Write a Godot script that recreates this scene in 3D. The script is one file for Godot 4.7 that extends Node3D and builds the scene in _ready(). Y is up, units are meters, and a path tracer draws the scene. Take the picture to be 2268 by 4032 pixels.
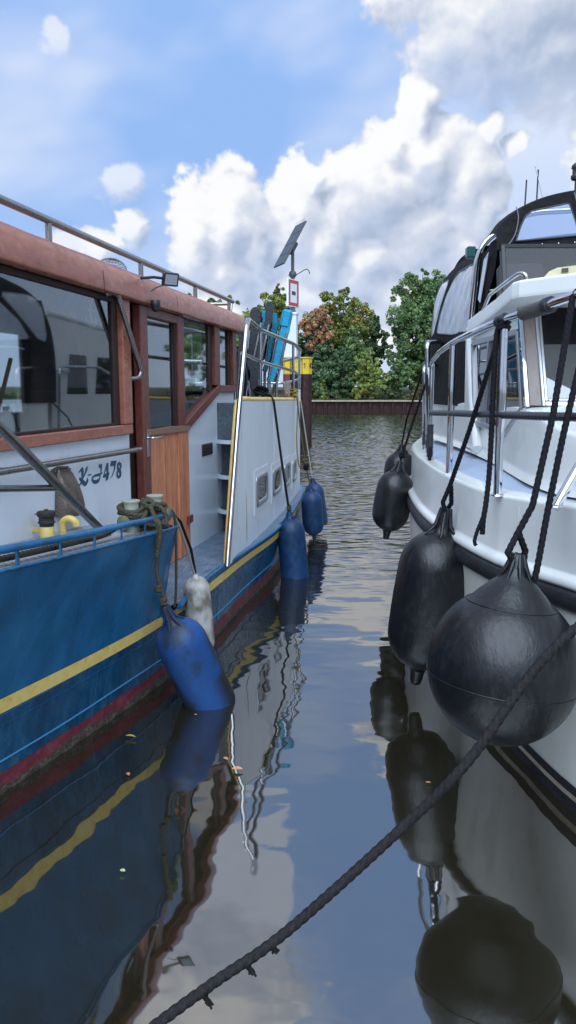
extends Node3D
# Two motor boats moored side by side on a river; y up, metres, the camera looks along -z.

var M := {}
var taken := {}
var rng := RandomNumberGenerator.new()

# ------------------------------------------------------------------ mesh builder
class Mb:
	var v := PackedVector3Array()
	var n := PackedVector3Array()
	var uv := PackedVector2Array()
	var ix := PackedInt32Array()
	var col := PackedColorArray()

	func quad(a: Vector3, b: Vector3, c: Vector3, d: Vector3) -> void:
		var nn := (c - a).cross(d - b).normalized()
		var s := v.size()
		v.append_array([a, b, c, d])
		n.append_array([nn, nn, nn, nn])
		var w := a.distance_to(b)
		var h := a.distance_to(d)
		uv.append_array([Vector2(0, h), Vector2(w, h), Vector2(w, 0), Vector2(0, 0)])
		ix.append_array([s, s + 2, s + 1, s, s + 3, s + 2])

	func tri(a: Vector3, b: Vector3, c: Vector3) -> void:
		var nn := (b - a).cross(c - a).normalized()
		var s := v.size()
		v.append_array([a, b, c])
		n.append_array([nn, nn, nn])
		uv.append_array([Vector2(a.x, a.y), Vector2(b.x, b.y), Vector2(c.x, c.y)])
		ix.append_array([s, s + 2, s + 1])

	# smooth sheet through rows of points; cu closes along a row, cv closes row to row
	func grid(rows: Array, cu := false, cv := false) -> void:
		var s := v.size()
		var w: int = rows[0].size()
		var h := rows.size()
		var acc := PackedVector3Array()
		acc.resize(w * h)
		var vv := 0.0
		for r in h:
			var uu := 0.0
			if r > 0:
				vv += rows[r][w >> 1].distance_to(rows[r - 1][w >> 1])
			for c in w:
				if c > 0:
					uu += rows[r][c].distance_to(rows[r][c - 1])
				v.append(rows[r][c])
				uv.append(Vector2(uu, vv))
		for r in (h if cv else h - 1):
			var r2 := (r + 1) % h
			for c in (w if cu else w - 1):
				var c2 := (c + 1) % w
				var a := r * w + c
				var b := r * w + c2
				var d := r2 * w + c2
				var e := r2 * w + c
				var f := (v[s + d] - v[s + a]).cross(v[s + e] - v[s + b])
				acc[a] += f
				acc[b] += f
				acc[d] += f
				acc[e] += f
				ix.append_array([s + a, s + d, s + b, s + a, s + e, s + d])
		for k in acc.size():
			n.append(acc[k].normalized() if acc[k].length_squared() > 1e-20 else Vector3.UP)

	# flat sheet of facets through rows
	func facets(rows: Array, cu := false) -> void:
		for r in rows.size() - 1:
			var w: int = rows[r].size()
			for c in (w if cu else w - 1):
				quad(rows[r][c], rows[r][(c + 1) % w], rows[r + 1][(c + 1) % w], rows[r + 1][c])

	# box given by its centre and three half vectors, edges chamfered by e metres
	func box(o: Vector3, x: Vector3, y: Vector3, z: Vector3, e := 0.004) -> void:
		if x.cross(y).dot(z) < 0.0:
			z = -z
		var lx := x.length()
		var ly := y.length()
		var lz := z.length()
		e = minf(e, 0.45 * minf(lx, minf(ly, lz)))
		if e <= 0.0:
			for f in [[x, y, z], [y, z, x], [z, x, y]]:
				for sg in [1.0, -1.0]:
					var a: Vector3 = o + f[2] * sg
					if sg > 0.0:
						quad(a - f[0] - f[1], a + f[0] - f[1], a + f[0] + f[1], a - f[0] + f[1])
					else:
						quad(a - f[0] - f[1], a - f[0] + f[1], a + f[0] + f[1], a + f[0] - f[1])
			return
		var ax := x * (1.0 - e / lx)
		var ay := y * (1.0 - e / ly)
		var az := z * (1.0 - e / lz)
		var pts := {}
		for i in [-1, 1]:
			for j in [-1, 1]:
				for k in [-1, 1]:
					pts[[i, j, k, 0]] = o + x * i + ay * j + az * k
					pts[[i, j, k, 1]] = o + ax * i + y * j + az * k
					pts[[i, j, k, 2]] = o + ax * i + ay * j + z * k
		for s in [1, -1]:
			face([pts[[s, -1, -1, 0]], pts[[s, 1, -1, 0]], pts[[s, 1, 1, 0]], pts[[s, -1, 1, 0]]], o)
			face([pts[[-1, s, -1, 1]], pts[[1, s, -1, 1]], pts[[1, s, 1, 1]], pts[[-1, s, 1, 1]]], o)
			face([pts[[-1, -1, s, 2]], pts[[1, -1, s, 2]], pts[[1, 1, s, 2]], pts[[-1, 1, s, 2]]], o)
			for t in [1, -1]:
				face([pts[[s, t, -1, 0]], pts[[s, t, 1, 0]], pts[[s, t, 1, 1]], pts[[s, t, -1, 1]]], o)
				face([pts[[s, -1, t, 0]], pts[[s, 1, t, 0]], pts[[s, 1, t, 2]], pts[[s, -1, t, 2]]], o)
				face([pts[[-1, s, t, 1]], pts[[1, s, t, 1]], pts[[1, s, t, 2]], pts[[-1, s, t, 2]]], o)
				for q in [1, -1]:
					face([pts[[s, t, q, 0]], pts[[s, t, q, 1]], pts[[s, t, q, 2]]], o)

	# convex face turned away from o
	func face(p: Array, o: Vector3) -> void:
		var nn: Vector3 = (p[1] - p[0]).cross(p[2] - p[0])
		if nn.dot(p[0] - o) < 0.0:
			p.reverse()
		if p.size() == 4:
			quad(p[0], p[1], p[2], p[3])
		else:
			tri(p[0], p[1], p[2])

	# pipe along a path; r is a number or one radius per point
	func tube(path: Array, r, sides := 10, caps := true) -> void:
		var rows := frames(path)
		var grows := []
		for i in path.size():
			var rr: float = r[i] if r is Array else r
			var row := PackedVector3Array()
			for k in sides + 1:
				var a := TAU * k / sides
				row.append(path[i] + (rows[i][0] * cos(a) + rows[i][1] * sin(a)) * rr)
			grows.append(row)
		grid(grows)
		# weld the seam normals
		var s := v.size() - path.size() * (sides + 1)
		for i in path.size():
			var a := s + i * (sides + 1)
			var nn := (n[a] + n[a + sides]).normalized()
			n[a] = nn
			n[a + sides] = nn
		if caps:
			for e in [0, path.size() - 1]:
				var c: Vector3 = path[e]
				var out: Vector3 = (path[0] - path[1]) if e == 0 else (path[e] - path[e - 1])
				for k in sides:
					face([c, grows[e][k], grows[e][k + 1]], c - out)

	func frames(path: Array) -> Array:
		var res := []
		var t: Vector3 = (path[1] - path[0]).normalized()
		var a := t.cross(Vector3.UP)
		if a.length() < 0.05:
			a = t.cross(Vector3.RIGHT)
		a = a.normalized()
		for i in path.size():
			var t2: Vector3 = (path[mini(i + 1, path.size() - 1)] - path[maxi(i - 1, 0)]).normalized()
			a = (a - t2 * a.dot(t2)).normalized()
			res.append([a, t2.cross(a)])
		return res

	# laid rope: a three-lobed section that turns as it goes
	func rope(path: Array, r: float, pitch := 0.0, step := 0.0) -> void:
		if pitch <= 0.0:
			pitch = r * 6.0
		if step <= 0.0:
			step = pitch / 15.0
		var pts := []
		var dist := 0.0
		for i in path.size() - 1:
			var l: float = path[i].distance_to(path[i + 1])
			var m := maxi(1, int(ceil(l / step)))
			for k in m:
				pts.append(path[i].lerp(path[i + 1], float(k) / m))
		pts.append(path[-1])
		var fr := frames(pts)
		var rows := []
		for i in pts.size():
			if i > 0:
				dist += pts[i].distance_to(pts[i - 1])
			var row := PackedVector3Array()
			for k in 19:
				var a := TAU * k / 18.0
				var ph := a * 3.0 + dist / pitch * TAU * 3.0
				var rr := r * (0.66 + 0.40 * sqrt(absf(cos(ph * 0.5))))
				row.append(pts[i] + (fr[i][0] * cos(a) + fr[i][1] * sin(a)) * rr)
			rows.append(row)
		grid(rows)
		var s := v.size() - pts.size() * 19
		for i in pts.size():
			var q := s + i * 19
			var nn := (n[q] + n[q + 18]).normalized()
			n[q] = nn
			n[q + 18] = nn
		for e in [0, pts.size() - 1]:
			var out: Vector3 = (pts[0] - pts[1]) if e == 0 else (pts[e] - pts[e - 1])
			for k in 18:
				face([pts[e], rows[e][k], rows[e][k + 1]], pts[e] - out)

	# turned shape: profile points are (radius, height along xf's y)
	func lathe(prof: Array, xf: Transform3D, sides := 24) -> void:
		var rows := []
		for p in prof:
			var row := PackedVector3Array()
			for k in sides + 1:
				var a := TAU * k / sides
				row.append(xf * Vector3(cos(a) * p.x, p.y, sin(a) * p.x))
			rows.append(row)
		grid(rows)
		var s := v.size() - prof.size() * (sides + 1)
		for i in prof.size():
			var q := s + i * (sides + 1)
			var nn := (n[q] + n[q + sides]).normalized()
			n[q] = nn
			n[q + sides] = nn

	# cloth with openings: f(u, v) gives points, hole(p) says where it is cut out
	func cloth(f: Callable, nu: int, nv: int, hole: Callable) -> void:
		var s := v.size()
		var w := nu + 1
		for j in nv + 1:
			for i in w:
				v.append(f.call(float(i) / nu, float(j) / nv))
				uv.append(Vector2(float(i) / nu, float(j) / nv))
		var acc := PackedVector3Array()
		acc.resize(w * (nv + 1))
		for j in nv:
			for i in nu:
				var a := j * w + i
				var b := a + 1
				var d := a + w + 1
				var e := a + w
				var nn := (v[s + d] - v[s + a]).cross(v[s + e] - v[s + b])
				acc[a] += nn
				acc[b] += nn
				acc[d] += nn
				acc[e] += nn
				if not hole.call((v[s + a] + v[s + d]) * 0.5):
					ix.append_array([s + a, s + d, s + b, s + a, s + e, s + d])
		for k in acc.size():
			n.append(acc[k].normalized())

	# outline pushed along t
	func plate(p: Array, t: Vector3) -> void:
		var o: Vector3 = p[0]
		var nrm := Vector3.ZERO
		for i in p.size():
			nrm += (p[i] - o).cross(p[(i + 1) % p.size()] - o)
		nrm = nrm.normalized()
		if nrm.dot(t) < 0.0:
			p = p.duplicate()
			p.reverse()
			nrm = -nrm
			o = p[0]
		var ex: Vector3 = (p[1] - o).normalized()
		var ey := nrm.cross(ex)
		var flat := PackedVector2Array()
		for q in p:
			flat.append(Vector2((q - o).dot(ex), (q - o).dot(ey)))
		var idx := Geometry2D.triangulate_polygon(flat)
		for k in range(0, idx.size(), 3):
			var a: Vector3 = p[idx[k]]
			var b: Vector3 = p[idx[k + 1]]
			var c: Vector3 = p[idx[k + 2]]
			if (b - a).cross(c - a).dot(nrm) < 0.0:
				var sw := b
				b = c
				c = sw
			tri(a + t, b + t, c + t)
			tri(a, c, b)
		for i in p.size():
			var j := (i + 1) % p.size()
			quad(p[i], p[j], p[j] + t, p[i] + t)

	func mesh() -> ArrayMesh:
		var arr := []
		arr.resize(Mesh.ARRAY_MAX)
		arr[Mesh.ARRAY_VERTEX] = v
		arr[Mesh.ARRAY_NORMAL] = n
		arr[Mesh.ARRAY_TEX_UV] = uv
		arr[Mesh.ARRAY_INDEX] = ix
		if col.size() == v.size() and col.size() > 0:
			arr[Mesh.ARRAY_COLOR] = col
		var m := ArrayMesh.new()
		m.add_surface_from_arrays(Mesh.PRIMITIVE_TRIANGLES, arr)
		return m

# ------------------------------------------------------------------ scene helpers
func P(x: float, y: float, d: float) -> Vector3:
	return Vector3(x, y, -d)

func numbered(called: String) -> String:
	var k: int = taken.get(called, 0)
	taken[called] = k + 1
	return called if k == 0 else "%s_%03d" % [called, k]

func tag(o: Node, label: String, category: String, group := "") -> void:
	o.set_meta("label", label)
	o.set_meta("category", category)
	if group != "":
		o.set_meta("group", group)

func thing(called: String, label: String, category: String, at: Vector3, group := "") -> Node3D:
	var o := Node3D.new()
	o.name = numbered(called)
	add_child(o)
	o.position = at
	tag(o, label, category, group)
	return o

# a part whose shape is given in world coordinates
func part(called: String, mb: Mb, mat: Material, parent: Node3D) -> MeshInstance3D:
	var o := MeshInstance3D.new()
	o.name = called
	o.mesh = mb.mesh()
	o.material_override = mat
	parent.add_child(o, true)
	if parent.get_parent() == self:
		o.position = -parent.position
	return o

# a part whose shape is given in the parent's own axes
func own(called: String, mesh: Mesh, mat: Material, parent: Node3D, at := Transform3D.IDENTITY) -> MeshInstance3D:
	var o := MeshInstance3D.new()
	o.name = called
	o.mesh = mesh
	o.material_override = mat
	parent.add_child(o, true)
	o.transform = at
	return o

# a thing that is one mesh
func solo(called: String, mb: Mb, mat: Material, label: String, category: String, group := "") -> MeshInstance3D:
	var lo := mb.v[0]
	var hi := mb.v[0]
	for q in mb.v:
		lo = lo.min(q)
		hi = hi.max(q)
	var at := Vector3((lo.x + hi.x) / 2, lo.y, (lo.z + hi.z) / 2)
	for i in mb.v.size():
		mb.v[i] -= at
	var o := MeshInstance3D.new()
	o.name = numbered(called)
	o.mesh = mb.mesh()
	o.material_override = mat
	add_child(o)
	o.position = at
	tag(o, label, category, group)
	return o

func structure(called: String, mb: Mb, mat: Material) -> MeshInstance3D:
	var o := MeshInstance3D.new()
	o.name = called
	o.mesh = mb.mesh()
	o.material_override = mat
	add_child(o)
	o.set_meta("kind", "structure")
	return o

# smooth curve through points, n steps between each two
func curve(p: Array, k := 8) -> Array:
	var res := []
	for i in p.size() - 1:
		var a = p[maxi(i - 1, 0)]
		var b = p[i]
		var c = p[i + 1]
		var d = p[mini(i + 2, p.size() - 1)]
		for j in k:
			var t := float(j) / k
			res.append(0.5 * (2.0 * b + (c - a) * t + (2.0 * a - 5.0 * b + 4.0 * c - d) * t * t + (3.0 * b - a - 3.0 * c + d) * t * t * t))
	res.append(p[-1])
	return res

# path with rounded corners
func bent(p: Array, r := 0.06, k := 5) -> Array:
	var res := [p[0]]
	for i in range(1, p.size() - 1):
		var a: Vector3 = p[i] + (p[i - 1] - p[i]).normalized() * minf(r, p[i].distance_to(p[i - 1]) * 0.45)
		var b: Vector3 = p[i] + (p[i + 1] - p[i]).normalized() * minf(r, p[i].distance_to(p[i + 1]) * 0.45)
		for j in k + 1:
			var t := float(j) / k
			res.append(a.lerp(p[i], t).lerp(p[i].lerp(b, t), t))
	res.append(p[-1])
	return res

# rope that hangs between two points
func sag(a: Vector3, b: Vector3, drop: float, k := 16) -> Array:
	var res := []
	for i in k + 1:
		var t := float(i) / k
		res.append(a.lerp(b, t) - Vector3.UP * drop * 4.0 * t * (1.0 - t))
	return res

# linear interpolation in a table [[d, ...], ...] sorted by d, smoothed
func table(tb: Array, d: float, k: int) -> float:
	var i := 0
	while i < tb.size() - 2 and d > tb[i + 1][0]:
		i += 1
	var t := clampf((d - tb[i][0]) / (tb[i + 1][0] - tb[i][0]), 0.0, 1.0)
	var a: float = tb[maxi(i - 1, 0)][k]
	var b: float = tb[i][k]
	var c: float = tb[i + 1][k]
	var e: float = tb[mini(i + 2, tb.size() - 1)][k]
	var h: float = tb[i + 1][0] - tb[i][0]
	var h0: float = tb[i][0] - tb[maxi(i - 1, 0)][0]
	var h2: float = tb[mini(i + 2, tb.size() - 1)][0] - tb[i + 1][0]
	var m1 := (c - b) / h if h0 <= 0.0 else 0.5 * ((c - b) / h + (b - a) / h0)
	var m2 := (c - b) / h if h2 <= 0.0 else 0.5 * ((c - b) / h + (e - c) / h2)
	var t2 := t * t
	var t3 := t2 * t
	return (2 * t3 - 3 * t2 + 1) * b + (t3 - 2 * t2 + t) * h * m1 + (-2 * t3 + 3 * t2) * c + (t3 - t2) * h * m2

# ------------------------------------------------------------------ textures and materials
func lin(r: float, g: float, b: float) -> Color:
	return Color(r, g, b).linear_to_srgb()

func field(sd: int, size: int, freq: float, oct := 4, cell := false) -> PackedByteArray:
	var f := FastNoiseLite.new()
	f.seed = sd
	f.noise_type = FastNoiseLite.TYPE_CELLULAR if cell else FastNoiseLite.TYPE_SIMPLEX_SMOOTH
	f.frequency = freq
	f.fractal_type = FastNoiseLite.FRACTAL_FBM
	f.fractal_octaves = oct
	f.fractal_gain = 0.55
	var im := f.get_seamless_image(size, size)
	im.convert(Image.FORMAT_L8)
	return im.get_data()

# colour texture: stops are [value 0..1, linear colour]; a second, coarser field shifts the look-up
func ramp(sd: int, freq: float, stops: Array, coarse := 0.35, size := 512, oct := 5) -> ImageTexture:
	var a := field(sd, size, freq, oct)
	var b := field(sd + 71, size, freq * 0.17, 3)
	var g := Gradient.new()
	g.offsets = PackedFloat32Array(stops.map(func(s): return s[0]))
	g.colors = PackedColorArray(stops.map(func(s): return s[1].linear_to_srgb()))
	var lut := PackedByteArray()
	for i in 256:
		var c := g.sample(i / 255.0)
		lut.append_array([int(c.r * 255), int(c.g * 255), int(c.b * 255)])
	var out := PackedByteArray()
	out.resize(size * size * 3)
	for i in size * size:
		var k := clampi(int(a[i] * (1.0 - coarse) + b[i] * coarse), 0, 255) * 3
		out[i * 3] = lut[k]
		out[i * 3 + 1] = lut[k + 1]
		out[i * 3 + 2] = lut[k + 2]
	return ImageTexture.create_from_image(Image.create_from_data(size, size, false, Image.FORMAT_RGB8, out))

func grey(sd: int, freq: float, lo := 0.0, hi := 1.0, size := 512, oct := 4, cell := false) -> ImageTexture:
	var a := field(sd, size, freq, oct, cell)
	for i in a.size():
		a[i] = int(255.0 * (lo + (hi - lo) * a[i] / 255.0))
	return ImageTexture.create_from_image(Image.create_from_data(size, size, false, Image.FORMAT_L8, a))

# opt: tex, scale (Vector3), rtex, bump [texture, cm], metal, spec, coat
func mat(called: String, c: Color, rough: float, opt := {}) -> StandardMaterial3D:
	var m := StandardMaterial3D.new()
	m.resource_name = called
	m.albedo_color = c
	m.roughness = rough
	m.metallic = opt.get("metal", 0.0)
	m.metallic_specular = opt.get("spec", 0.5)
	if opt.has("tex"):
		m.albedo_texture = opt.tex
	if opt.has("rtex"):
		m.roughness_texture = opt.rtex
	if opt.has("bump"):
		m.heightmap_enabled = true
		m.heightmap_texture = opt.bump[0]
		m.heightmap_scale = opt.bump[1]
	if not opt.get("uv", false):
		m.uv1_triplanar = true
		m.uv1_triplanar_sharpness = 4.0
	m.uv1_scale = opt.get("scale", Vector3.ONE)
	if opt.has("coat"):
		m.clearcoat_enabled = true
		m.clearcoat = opt.coat
		m.clearcoat_roughness = 0.08
	M[called] = m
	return m

# ------------------------------------------------------------------ sky
var n_puff := FastNoiseLite.new()
var n_soft := FastNoiseLite.new()
var n_cirrus := FastNoiseLite.new()
var n_warp := FastNoiseLite.new()
var n_lump := FastNoiseLite.new()
var blobs := []
var sectors := []

func sky_setup() -> void:
	n_puff.seed = 11
	n_puff.noise_type = FastNoiseLite.TYPE_CELLULAR
	n_puff.cellular_return_type = FastNoiseLite.RETURN_DISTANCE
	n_puff.cellular_distance_function = FastNoiseLite.DISTANCE_EUCLIDEAN
	n_puff.frequency = 0.50
	n_puff.fractal_type = FastNoiseLite.FRACTAL_FBM
	n_puff.fractal_octaves = 5
	n_puff.fractal_gain = 0.62
	n_puff.fractal_lacunarity = 2.1
	n_lump.seed = 61
	n_lump.noise_type = FastNoiseLite.TYPE_CELLULAR
	n_lump.cellular_return_type = FastNoiseLite.RETURN_DISTANCE
	n_lump.frequency = 0.20
	n_lump.fractal_type = FastNoiseLite.FRACTAL_FBM
	n_lump.fractal_octaves = 2
	n_lump.fractal_gain = 0.5
	n_soft.seed = 23
	n_soft.frequency = 0.11
	n_soft.fractal_octaves = 6
	n_soft.fractal_gain = 0.55
	n_cirrus.seed = 37
	n_cirrus.frequency = 0.030
	n_cirrus.fractal_octaves = 5
	n_cirrus.fractal_gain = 0.58
	n_warp.seed = 5
	n_warp.frequency = 0.30
	n_warp.fractal_octaves = 4
	# cumulus in view: azimuth, elevation, half width, half height, weight, greyness
	blobs = [
		[-4.4, 11.4, 3.4, 3.3, 1.0, 0.25], [-6.7, 10.6, 1.8, 2.6, 0.8, 0.2], [-2.3, 10.2, 1.4, 2.6, 0.75, 0.3], [-4.6, 8.4, 3.4, 2.4, 0.6, 0.45],
		[0.7, 12.4, 2.2, 3.2, 0.9, 0.2], [2.4, 10.4, 2.2, 2.8, 0.8, 0.4], [1.4, 14.6, 1.1, 1.3, 0.8, 0.0],
		[6.0, 13.6, 3.6, 3.2, 1.0, 0.4], [9.8, 15.6, 2.6, 2.4, 1.0, 0.2], [8.9, 18.3, 1.5, 2.2, 0.9, 0.0], [7.0, 16.4, 2.6, 1.6, 0.7, 0.1], [12.4, 14.2, 2.2, 3.0, 1.0, 0.35], [13.4, 12.4, 1.5, 2.2, 0.8, 0.4],
		[9.4, 10.6, 4.0, 3.2, 0.75, 0.7], [5.6, 9.0, 3.6, 2.4, 0.6, 0.5], [12.6, 9.4, 2.2, 2.0, 0.5, 0.5], [8.4, 6.4, 3.4, 2.0, 0.6, 0.15], [7.6, 3.4, 3.6, 1.6, 0.55, 0.1], [1.0, 6.4, 4.0, 1.8, 0.45, 0.4],
		[-11.6, 13.9, 1.9, 1.3, 0.40, 0.0], [-10.9, 11.2, 1.1, 1.3, 0.6, 0.05], [-13.8, 9.7, 2.2, 1.1, 0.6, 0.05], [-15.4, 10.2, 1.4, 0.7, 0.5, 0.0], [-5.0, 5.6, 2.6, 1.6, 0.7, 0.1], [-1.6, 3.6, 1.6, 1.4, 0.7, 0.1],
		[15.8, 23.8, 7.4, 3.8, 1.0, 0.65], [18.0, 21.4, 6.2, 3.0, 0.9, 0.95], [12.2, 23.2, 3.8, 3.0, 0.9, 0.2], [22.0, 24.0, 5.0, 4.0, 0.9, 0.8], [15.0, 27.2, 6.5, 3.0, 0.8, 0.3],
		[21.4, 15.6, 2.2, 3.0, 0.9, 0.15], [24.0, 12.6, 3.4, 4.2, 0.8, 0.3], [15.6, 15.9, 1.0, 0.7, 0.6, 0.0], [13.9, 17.2, 1.1, 1.0, 0.6, 0.0],
		[-19.4, 25.0, 3.0, 1.8, 0.42, 0.0], [-15.6, 22.0, 1.2, 1.0, 0.34, 0.0], [-20.8, 22.8, 2.0, 1.1, 0.36, 0.0],
	]
	# the same kind of sky all round
	var r := RandomNumberGenerator.new()
	r.seed = 4
	var az := 28.0
	while az < 332.0:
		var el := r.randf_range(7.0, 30.0)
		var w := r.randf_range(3.0, 7.5)
		for k in r.randi_range(3, 6):
			blobs.append([az + r.randf_range(-w, w), el + r.randf_range(-2.0, 3.0), w * r.randf_range(0.4, 0.9), w * r.randf_range(0.3, 0.6), r.randf_range(0.7, 1.0), r.randf_range(0.0, 0.6)])
		az += r.randf_range(5.0, 11.0)
	for k in 46:
		var a := r.randf_range(0.0, 360.0)
		var e := r.randf_range(33.0, 74.0)
		var w2 := r.randf_range(4.0, 8.0)
		blobs.append([a, e, w2 / cos(deg_to_rad(e)), w2 * 0.7, r.randf_range(0.6, 0.95), r.randf_range(0.1, 0.6)])
	for s in 36:
		sectors.append([])
	for b in blobs:
		for s in 36:
			var c := s * 10.0 + 5.0
			var diff := absf(fposmod(b[0] - c + 180.0, 360.0) - 180.0)
			if diff < 5.0 + b[2] * 1.7 + 3.0:
				sectors[s].append(b)

# [how far inside a cloud, relief for the light, grey of that cloud, how high in it]
func cloud_at(az: float, el: float) -> Array:
	var wx := n_warp.get_noise_2d(az, el * 1.2) * 0.8
	var wy := n_warp.get_noise_2d(az + 91.0, el * 1.2 - 40.0) * 0.7
	var ax := az + wx
	var ey := el + wy
	var best := -1.5
	var g := 0.0
	var hi := 0.0
	var wsum := 0.0
	var full := 0.0
	for b in sectors[int(fposmod(az, 360.0) / 10.0) % 36]:
		var dx: float = (fposmod(ax - b[0] + 180.0, 360.0) - 180.0) / b[2]
		var dy: float = (ey - b[1]) / b[3]
		if dy < 0.0:
			dy *= 0.8
		var m: float = 0.95 * (1.0 - sqrt(dx * dx + dy * dy)) - (1.0 - b[4]) * 0.55
		best = maxf(best, m)
		if m > -0.6:
			var w := exp(m * 5.0)
			wsum += w
			g += b[5] * w
			hi += dy * w
			full += b[4] * w
	if best < -0.9:
		return [-1.0, 0.0, 0.0, 0.0, 0.0, 0.0]
	if wsum > 0.0:
		g /= wsum
		hi /= wsum
		full /= wsum
	var lump := -n_lump.get_noise_2d(ax, ey * 1.1) - 0.4
	var puff := -n_puff.get_noise_2d(az, el * 1.15) - 0.35
	var soft := n_soft.get_noise_2d(az * 2.2, el * 3.0)
	return [best * 1.3 + 0.12 + lump * 0.34 + puff * 0.62 + soft * 0.44 + 0.06, best * 0.9 + lump * 0.60 + soft * 0.12, g, hi, lump * 0.3 + puff * 0.75 + soft * 0.2, full]

func sky_color(az: float, el: float) -> Color:
	var t := clampf(el / 90.0, 0.0, 1.0)
	var base := Color(0.50, 0.66, 0.95).lerp(Color(0.31, 0.51, 0.92), smoothstep(0.0, 0.16, t)).lerp(Color(0.26, 0.43, 0.84), smoothstep(0.30, 0.9, t))
	var ci := n_cirrus.get_noise_2d(az * 0.55 + el * 0.30, el * 1.1 - az * 0.35) + 0.28
	ci = smoothstep(-0.12, 0.62, ci)
	base = base.lerp(Color(0.78, 0.85, 0.99), (0.45 + 0.43 * smoothstep(6.0, 20.0, el)) * ci)
	var c := cloud_at(az, el)
	if c[0] <= -0.08:
		return base
	# tops are dense and sharp, undersides thin out into the haze
	var low := smoothstep(-1.15, 0.15, c[3])
	var a := smoothstep(-0.08, lerpf(0.62, 0.20, low), c[0] * lerpf(0.55, 1.0, smoothstep(0.35, 0.75, c[5]))) * lerpf(0.50, 0.98, low) * lerpf(0.55, 1.0, smoothstep(0.30, 0.72, c[5]))
	var c2 := cloud_at(az - 0.9, el + 1.0)
	var c3 := cloud_at(az - 0.30, el + 0.36)
	var near_edge := 1.0 - 0.72 * smoothstep(0.10, 0.70, c[0])
	var lit := clampf(0.60 + 0.13 * c[3] - 0.40 * c[2] + 0.85 * (c[1] - c2[1]) + 0.75 * near_edge * (c[4] - c3[4]), 0.0, 1.0)
	var white := Color(0.40, 0.48, 0.64).lerp(Color(0.62, 0.68, 0.81), smoothstep(0.0, 0.42, lit)).lerp(Color(0.99, 0.99, 1.0), smoothstep(0.36, 0.84, lit))
	return base.lerp(white, a)

func sky_image() -> Image:
	var wl := 1024
	var hl := 512
	var low := PackedByteArray()
	low.resize(wl * hl * 3)
	for y in hl:
		var el := 90.0 - 180.0 * (y + 0.5) / hl
		for x in wl:
			var k := (y * wl + x) * 3
			var c := Color(0.24, 0.29, 0.33)
			if el > -1.0:
				c = sky_color(360.0 * (x + 0.5) / wl, maxf(el, 0.0))
			c = c.linear_to_srgb()
			low[k] = int(clampf(c.r, 0, 1) * 255)
			low[k + 1] = int(clampf(c.g, 0, 1) * 255)
			low[k + 2] = int(clampf(c.b, 0, 1) * 255)
	var im := Image.create_from_data(wl, hl, false, Image.FORMAT_RGB8, low)
	im.resize(4096, 2048, Image.INTERPOLATE_CUBIC)
	# the part of the sky in and around the picture, at the full resolution
	var w := 4096
	var x0 := -320
	var x1 := 320
	var y0 := 670
	var y1 := 1024
	var fine := PackedByteArray()
	fine.resize((x1 - x0) * (y1 - y0) * 3)
	for y in range(y0, y1):
		var el := 90.0 - 180.0 * (y + 0.5) / 2048.0
		for x in range(x0, x1):
			var c := sky_color(360.0 * (x + 0.5) / w, maxf(el, 0.0)).linear_to_srgb()
			var k := ((y - y0) * (x1 - x0) + x - x0) * 3
			fine[k] = int(clampf(c.r, 0, 1) * 255)
			fine[k + 1] = int(clampf(c.g, 0, 1) * 255)
			fine[k + 2] = int(clampf(c.b, 0, 1) * 255)
	var f := Image.create_from_data(x1 - x0, y1 - y0, false, Image.FORMAT_RGB8, fine)
	im.blit_rect(f, Rect2i(-x0, 0, x1, y1 - y0), Vector2i(0, y0))
	im.blit_rect(f, Rect2i(0, 0, -x0, y1 - y0), Vector2i(w + x0, y0))
	return im

func make_world() -> void:
	var cam := Camera3D.new()
	cam.name = "camera"
	add_child(cam)
	cam.fov = 67.2
	cam.near = 0.05
	cam.far = 800.0
	cam.position = Vector3(0, 1.75, 0)
	cam.rotation_degrees = Vector3(-8.9, 0, 0)
	cam.current = true
	sky_setup()
	var sm := PanoramaSkyMaterial.new()
	sm.panorama = ImageTexture.create_from_image(sky_image())
	var sky := Sky.new()
	sky.sky_material = sm
	var env := Environment.new()
	env.background_mode = Environment.BG_SKY
	env.sky = sky
	env.background_energy_multiplier = 0.325
	env.tonemap_mode = Environment.TONE_MAPPER_LINEAR
	env.tonemap_exposure = 3.1
	env.sdfgi_enabled = true
	env.ssao_enabled = true
	env.ssil_enabled = true
	var we := WorldEnvironment.new()
	we.name = "world_environment"
	we.environment = env
	add_child(we)
	var sun := DirectionalLight3D.new()
	sun.name = "sun"
	sun.light_color = Color(0.86, 0.93, 1.0)
	sun.light_energy = 0.50
	sun.light_angular_distance = 70.0
	sun.shadow_enabled = true
	add_child(sun)
	sun.look_at_from_position(Vector3(-0.8, 7.0, 5.5), Vector3.ZERO)

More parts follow.
